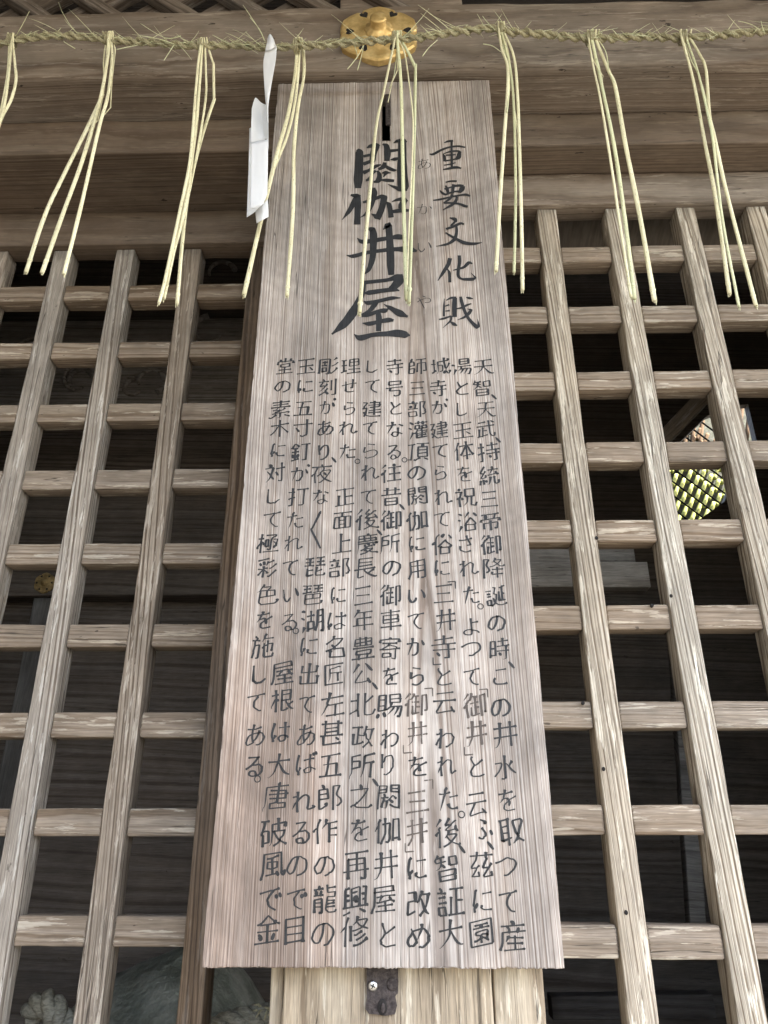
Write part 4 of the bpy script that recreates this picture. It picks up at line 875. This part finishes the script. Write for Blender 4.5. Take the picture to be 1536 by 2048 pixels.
for ti, (lab, straws) in enumerate(TASSELS):
    px, py = straws[0][1][0]; i0 = min(range(len(rope_pts)), key=lambda i: (rope_pts[i]-at(px, py, rope_pts[i].y)).length)
    base = rope_pts[i0].copy()
    root = empty('straw_tassel', base); tag(root, lab, 'straw tassel', 'straw tassels hanging from the rope')
    for k, (wd, poly) in enumerate(straws):
        y0 = base.y-.008+.004*k; y1 = base.y+rnd.uniform(-.03, .035)
        if ti == 3: y0 = 1.0+.004*k; y1 = 1.052-.004*k
        n = len(poly)
        ctl = [at(a, b, y0+(y1-y0)*i/(n-1)) for i, (a, b) in enumerate(poly)]
        ctl.insert(0, base+Vector((ctl[0].x-base.x, .010, .012))); ctl.insert(1, base+Vector((ctl[1].x-base.x, -.012, .009)))
        sharp = [ctl[0]]
        for a, b, c in zip(ctl, ctl[1:], ctl[2:]):
            if (b-a).angle(c-b) > .22: sharp += [b.lerp(a, min(.3, .006/(b-a).length)), b, b.lerp(c, min(.3, .006/(c-b).length))]
            else: sharp.append(b)
        ctl = sharp+[ctl[-1]]
        pts = spline(ctl, 6); m = len(pts); r1 = wd*.00103; r0 = min(r1, .0015)*.68
        thin = wd < 2.2
        rad = []
        for i in range(m):
            t = i/(m-1); r = r0+(r1-r0)*min(1, t*1.25)**1.1 if not thin else r1*(1-.35*t)
            r *= 1+.10*noise.noise(Vector((t*22, ti*7+k, 3)))
            rad.append(r)
        pts = [p-base for p in pts]
        bm = bmesh.new(); tube(bm, pts, rad, 10, flat=.62)
        if not thin:   # node ring and dark broken tip
            d = (pts[-1]-pts[-2]).normalized(); e = pts[-1]
            nd = e-d*rnd.uniform(.016, .03)
            tube(bm, [nd-d*.0035, nd-d*.0012, nd+d*.0012, nd+d*.0035], [r1*.98, r1*1.16, r1*1.16, r1*.98], 10, flat=.66)
            tube(bm, [e-d*.0005, e+d*rnd.uniform(.0015, .006)], [r1*.70, r1*.55], 8, mi=1, flat=.6)
            for q in range(3):
                o_ = Vector((rnd.uniform(-.6, .6)*r1, 0, 0)); tube(bm, [e+o_-d*.002, e+o_*1.2+d*rnd.uniform(.003, .009)], [r1*.34, r1*.12], 5, flat=.5)
        link('straw', bm, [M['straw_g' if ti >= 4 and k % 2 else 'straw'], M['rope']], root)
    # the loop that ties the tassel to the rope
    bm = bmesh.new(); t = (rope_pts[min(len(rope_pts)-1, i0+1)]-rope_pts[i0-1]).normalized()
    for j in range(3):
        c = t*(j*.0035-.0035); pts = [c+Vector((0, math.cos(a)*.0135, math.sin(a)*.0135)) for a in [i*math.pi/9 for i in range(19)]]; tube(bm, pts, [.0013]*19, 5)
    link('tie', bm, M['rope'], root)
# ------------------------------------------------------------------ folded paper streamer
ps = empty('paper_streamer', at(540, 90, .99)); tag(ps, 'white folded paper streamer hanging from the straw rope beside the sign', 'paper streamer')
def pq(u, v, Y): return at(470+u/3.593, 50+v/3.593, Y)-ps.location
def sheet(name, rows, k=6):
    """rows: list of rows of (u, v, Y): a smooth sheet through them, with paper thickness"""
    rr = [spline([pq(*p) for p in row], k) for row in rows]; m = len(rr[0])
    cols = [spline([r[j] for r in rr], k) for j in range(m)]
    bm = bmesh.new(); g = [[bm.verts.new(p) for p in c] for c in cols]
    for v in bm.verts: v.co.y += .0012*noise.noise(v.co*60+Vector((len(name), 0, 0)))+.0006*noise.noise(v.co*170)
    for i in range(m-1):
        for j in range(len(g[0])-1): bm.faces.new((g[i][j], g[i+1][j], g[i+1][j+1], g[i][j+1])).smooth = True
    bmesh.ops.recalc_face_normals(bm, faces=bm.faces); bmesh.ops.solidify(bm, geom=bm.faces[:], thickness=.0003)
    return link(name, bm, M['paper'], ps)
sheet('paper_knot', [[(232, 95, .985), (252, 62, .985), (280, 105, .985)], [(226, 140, .976), (256, 118, .974), (290, 140, .976)], [(216, 185, .982), (258, 175, .978), (302, 160, .984)]], 5)
sheet('upper_strip', [[(218, 185, .984), (258, 168, .982), (300, 158, .982)], [(203, 275, .991), (245, 262, .989), (292, 258, .988)], [(210, 430, .999), (238, 420, .998), (265, 410, .998)], [(221, 570, 1.004), (231, 575, 1.0), (241, 575, 1.004)], [(230, 700, 1.006), (235, 705, 1.004), (241, 705, 1.006)]])
sheet('middle_fold', [[(120, 600, 1.0), (146, 525, 1.016), (190, 560, 1.03), (226, 576, 1.022), (239, 590, 1.005)], [(116, 720, .996), (150, 690, 1.016), (192, 700, 1.03), (214, 770, 1.02), (240, 740, 1.004)], [(116, 845, .99), (150, 842, 1.012), (200, 830, 1.024), (230, 820, 1.016), (241, 890, 1.002)]])
sheet('back_panel', [[(104, 745, 1.028), (150, 720, 1.03), (190, 740, 1.032)], [(96, 1050, 1.03), (150, 1050, 1.032), (200, 1050, 1.034)], [(84, 1382, 1.034), (140, 1345, 1.034), (205, 1300, 1.036)]])
sheet('front_panel', [[(117, 840, .988), (165, 832, .988), (215, 824, .988), (238, 820, .989)], [(114, 1080, .987), (165, 1080, .987), (215, 1070, .988), (236, 1060, .990)], [(110, 1318, .988), (160, 1308, .988), (200, 1288, .989), (232, 1215, .992)]])
sheet('tail', [[(146, 1335, 1.012), (195, 1290, 1.006), (235, 1250, 1.012)], [(149, 1385, 1.012), (198, 1350, 1.006), (240, 1320, 1.012)], [(155, 1425, 1.014), (200, 1400, 1.008), (242, 1380, 1.014)]])
# ------------------------------------------------------------------ inside: boulder and its rope
YS = 1.95
sil = [(120, 2110), (150, 2000), (200, 1962), (262, 1932), (322, 1908), (366, 1890), (410, 1898), (448, 1925), (482, 1968), (508, 2010), (545, 2075), (560, 2140)]
top = [at(a, b, YS) for a, b in sil]; zb_ = top[0].z-.9
bm = bmesh.new(); rows = []
for j in range(15):
    t = j/14; ang = math.pi*t
    row = []
    for i in range(49):
        s = i/48*(len(top)-1); k0 = min(len(top)-2, int(s)); P = top[k0].lerp(top[k0+1], s-k0)
        h = P.z-zb_; yy = YS+.05-.34*math.cos(ang); zz = zb_+h*(math.sin(ang)**.45)
        nz = noise.fractal(Vector((P.x*6, yy*6, zz*6)), 1, 2, 4)*.03*math.sin(ang)
        row.append(bm.verts.new((P.x, yy-nz*.5, zz+nz*.35)))
    rows.append(row)
for j in range(14):
    for i in range(48): bm.faces.new((rows[j][i], rows[j][i+1], rows[j+1][i+1], rows[j+1][i])).smooth = True
bmesh.ops.recalc_face_normals(bm, faces=bm.faces)
o = link('boulder', bm, M['stone']); tag(o, 'grey-green boulder inside the building, low behind the left lattice', 'boulder')
def twisted(pts, R0, pitch, strands, mat, name, root):
    P = spline(pts, 14); cm = [0]
    for a, b in zip(P, P[1:]): cm.append(cm[-1]+(b-a).length)
    for st in range(strands):
        bm = bmesh.new(); q = []
        for i, p in enumerate(P):
            t = (P[min(len(P)-1, i+1)]-P[max(0, i-1)]).normalized(); nn = t.cross(Vector((0, 1, 0))).normalized(); bb = t.cross(nn); A = cm[i]*2*math.pi/pitch+st*2*math.pi/strands
            q.append(p+(nn*math.cos(A)+bb*math.sin(A))*R0*.55-root.location)
        tube(bm, q, [R0*.58*(1+.1*noise.noise(Vector((i*.4, st, 0)))) for i in range(len(q))], 10); link('strand', bm, mat, root)
rt_ = empty('thick_rope', at(120, 2020, 1.6)); tag(rt_, 'thick pale twisted rope around the boulder, in the bottom left corner', 'rope')
twisted([at(a, b, y) for a, b, y in ((62, 2030, 1.62), (84, 2006, 1.60), (104, 2014, 1.58), (120, 2040, 1.58), (150, 2062, 1.58), (250, 2085, 1.56), (360, 2082, 1.56), (440, 2056, 1.56), (500, 2040, 1.58), (560, 2032, 1.6), (640, 2040, 1.62))], .021, .085, 3, M['rope_old'], 'strand', rt_)
bm = bmesh.new(); rnd = random.Random(4)
for i in range(14):
    p = at(530+rnd.uniform(-10, 22), 2022+rnd.uniform(-6, 6), 1.58); d = Vector((rnd.uniform(-1, 1), -.4, rnd.uniform(-.2, .6))).normalized()
    tube(bm, [p-rt_.location, p+d*.012-rt_.location, p+d*.022+Vector((0, 0, -.006))-rt_.location], [.003, .0022, .001], 5)
link('frayed_end', bm, M['rope'], rt_)
# ------------------------------------------------------------------ outside behind: bamboo screen and shrub
YW = 4.2
bs = empty('bamboo_screen', at(1420, 940, YW)); tag(bs, 'sunlit yellow-green bamboo screen crossed by dark wires, glimpsed through the right lattice', 'screen')
rnd = random.Random(9)
def cul(px, py, lpx, rpx, mat, lean=-.36):
    dy = lpx/2; dx = lean*dy
    a, b = at(px-dx*-1, py+dy, YW), at(px+dx*-1, py-dy, YW-.0)
    a = at(px+lean*dy, py+dy, YW); b = at(px-lean*dy, py-dy, YW); c = (a+b)/2
    bm = bmesh.new(); r = rpx*.0033
    n = 6; tube(bm, [a.lerp(b, i/n)-c for i in range(n+1)], [r*(.96 if 0 < i < n else .9) for i in range(n+1)], 12)
    return link('bamboo_piece', bm, mat, bs, c-bs.location)
for row in range(9):
    for j in range(-7, 9):
        px = 1352+j*15.0+row*2.5; py = 835+row*27+j*11.2
        if not (1325 < px < 1535 and 770 < py < 1080): continue
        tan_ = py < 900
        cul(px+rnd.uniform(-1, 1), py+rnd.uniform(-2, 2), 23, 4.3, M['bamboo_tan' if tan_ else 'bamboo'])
for i in range(11):
    a, b = at(1290, 760+i*27, YW-.05), at(1560, 760+i*27+201, YW-.05); bm = bmesh.new(); tube(bm, [a-bs.location, b-bs.location], [.006, .006], 6); link('wire', bm, M['wire'], bs)
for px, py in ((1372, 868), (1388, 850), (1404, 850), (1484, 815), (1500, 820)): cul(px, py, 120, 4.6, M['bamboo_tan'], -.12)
p, q = at(1200, 1120, YW+.08), at(1660, 640, YW+.08)
link('backing_panel', box_bm(q.x-p.x, .02, q.z-p.z, 0), M['reed'], bs, (p+q)/2-bs.location)  # added panel that darkens the gaps between bamboo pieces
sh = empty('shrub', at(1440, 900, 5.4)); tag(sh, 'bright green shrub behind the bamboo screen, seen through the gap in the back wall', 'shrub')
bm = bmesh.new(); rnd = random.Random(12)
for i in range(5200):
    th, ph = rnd.uniform(0, 6.28), math.acos(rnd.uniform(-1, 1)); r = rnd.uniform(.35, 1)
    clump = noise.noise(Vector((math.cos(th)*2, math.sin(th)*2, ph)))
    c = Vector((math.cos(th)*math.sin(ph)*1.1, math.sin(th)*math.sin(ph)*.55, math.cos(ph)*1.2))*r*(1+.3*clump)
    u = Vector((rnd.gauss(0, 1), rnd.gauss(0, 1), rnd.gauss(0, 1))).normalized(); v = u.orthogonal().normalized(); s = rnd.uniform(.03, .06)
    a = [bm.verts.new(c+p) for p in (u*s, v*s*.45, -u*s, -v*s*.45)]; bm.faces.new(a)
link('foliage', bm, M['leaf'], sh)
bm = bmesh.new(); tube(bm, [Vector((0, 0, -sh.location.z)), Vector((.05, .02, -sh.location.z*.5)), Vector((0, 0, -.2))], [.06, .045, .02], 8); link('trunk', bm, M['bamboo_tan'], sh)
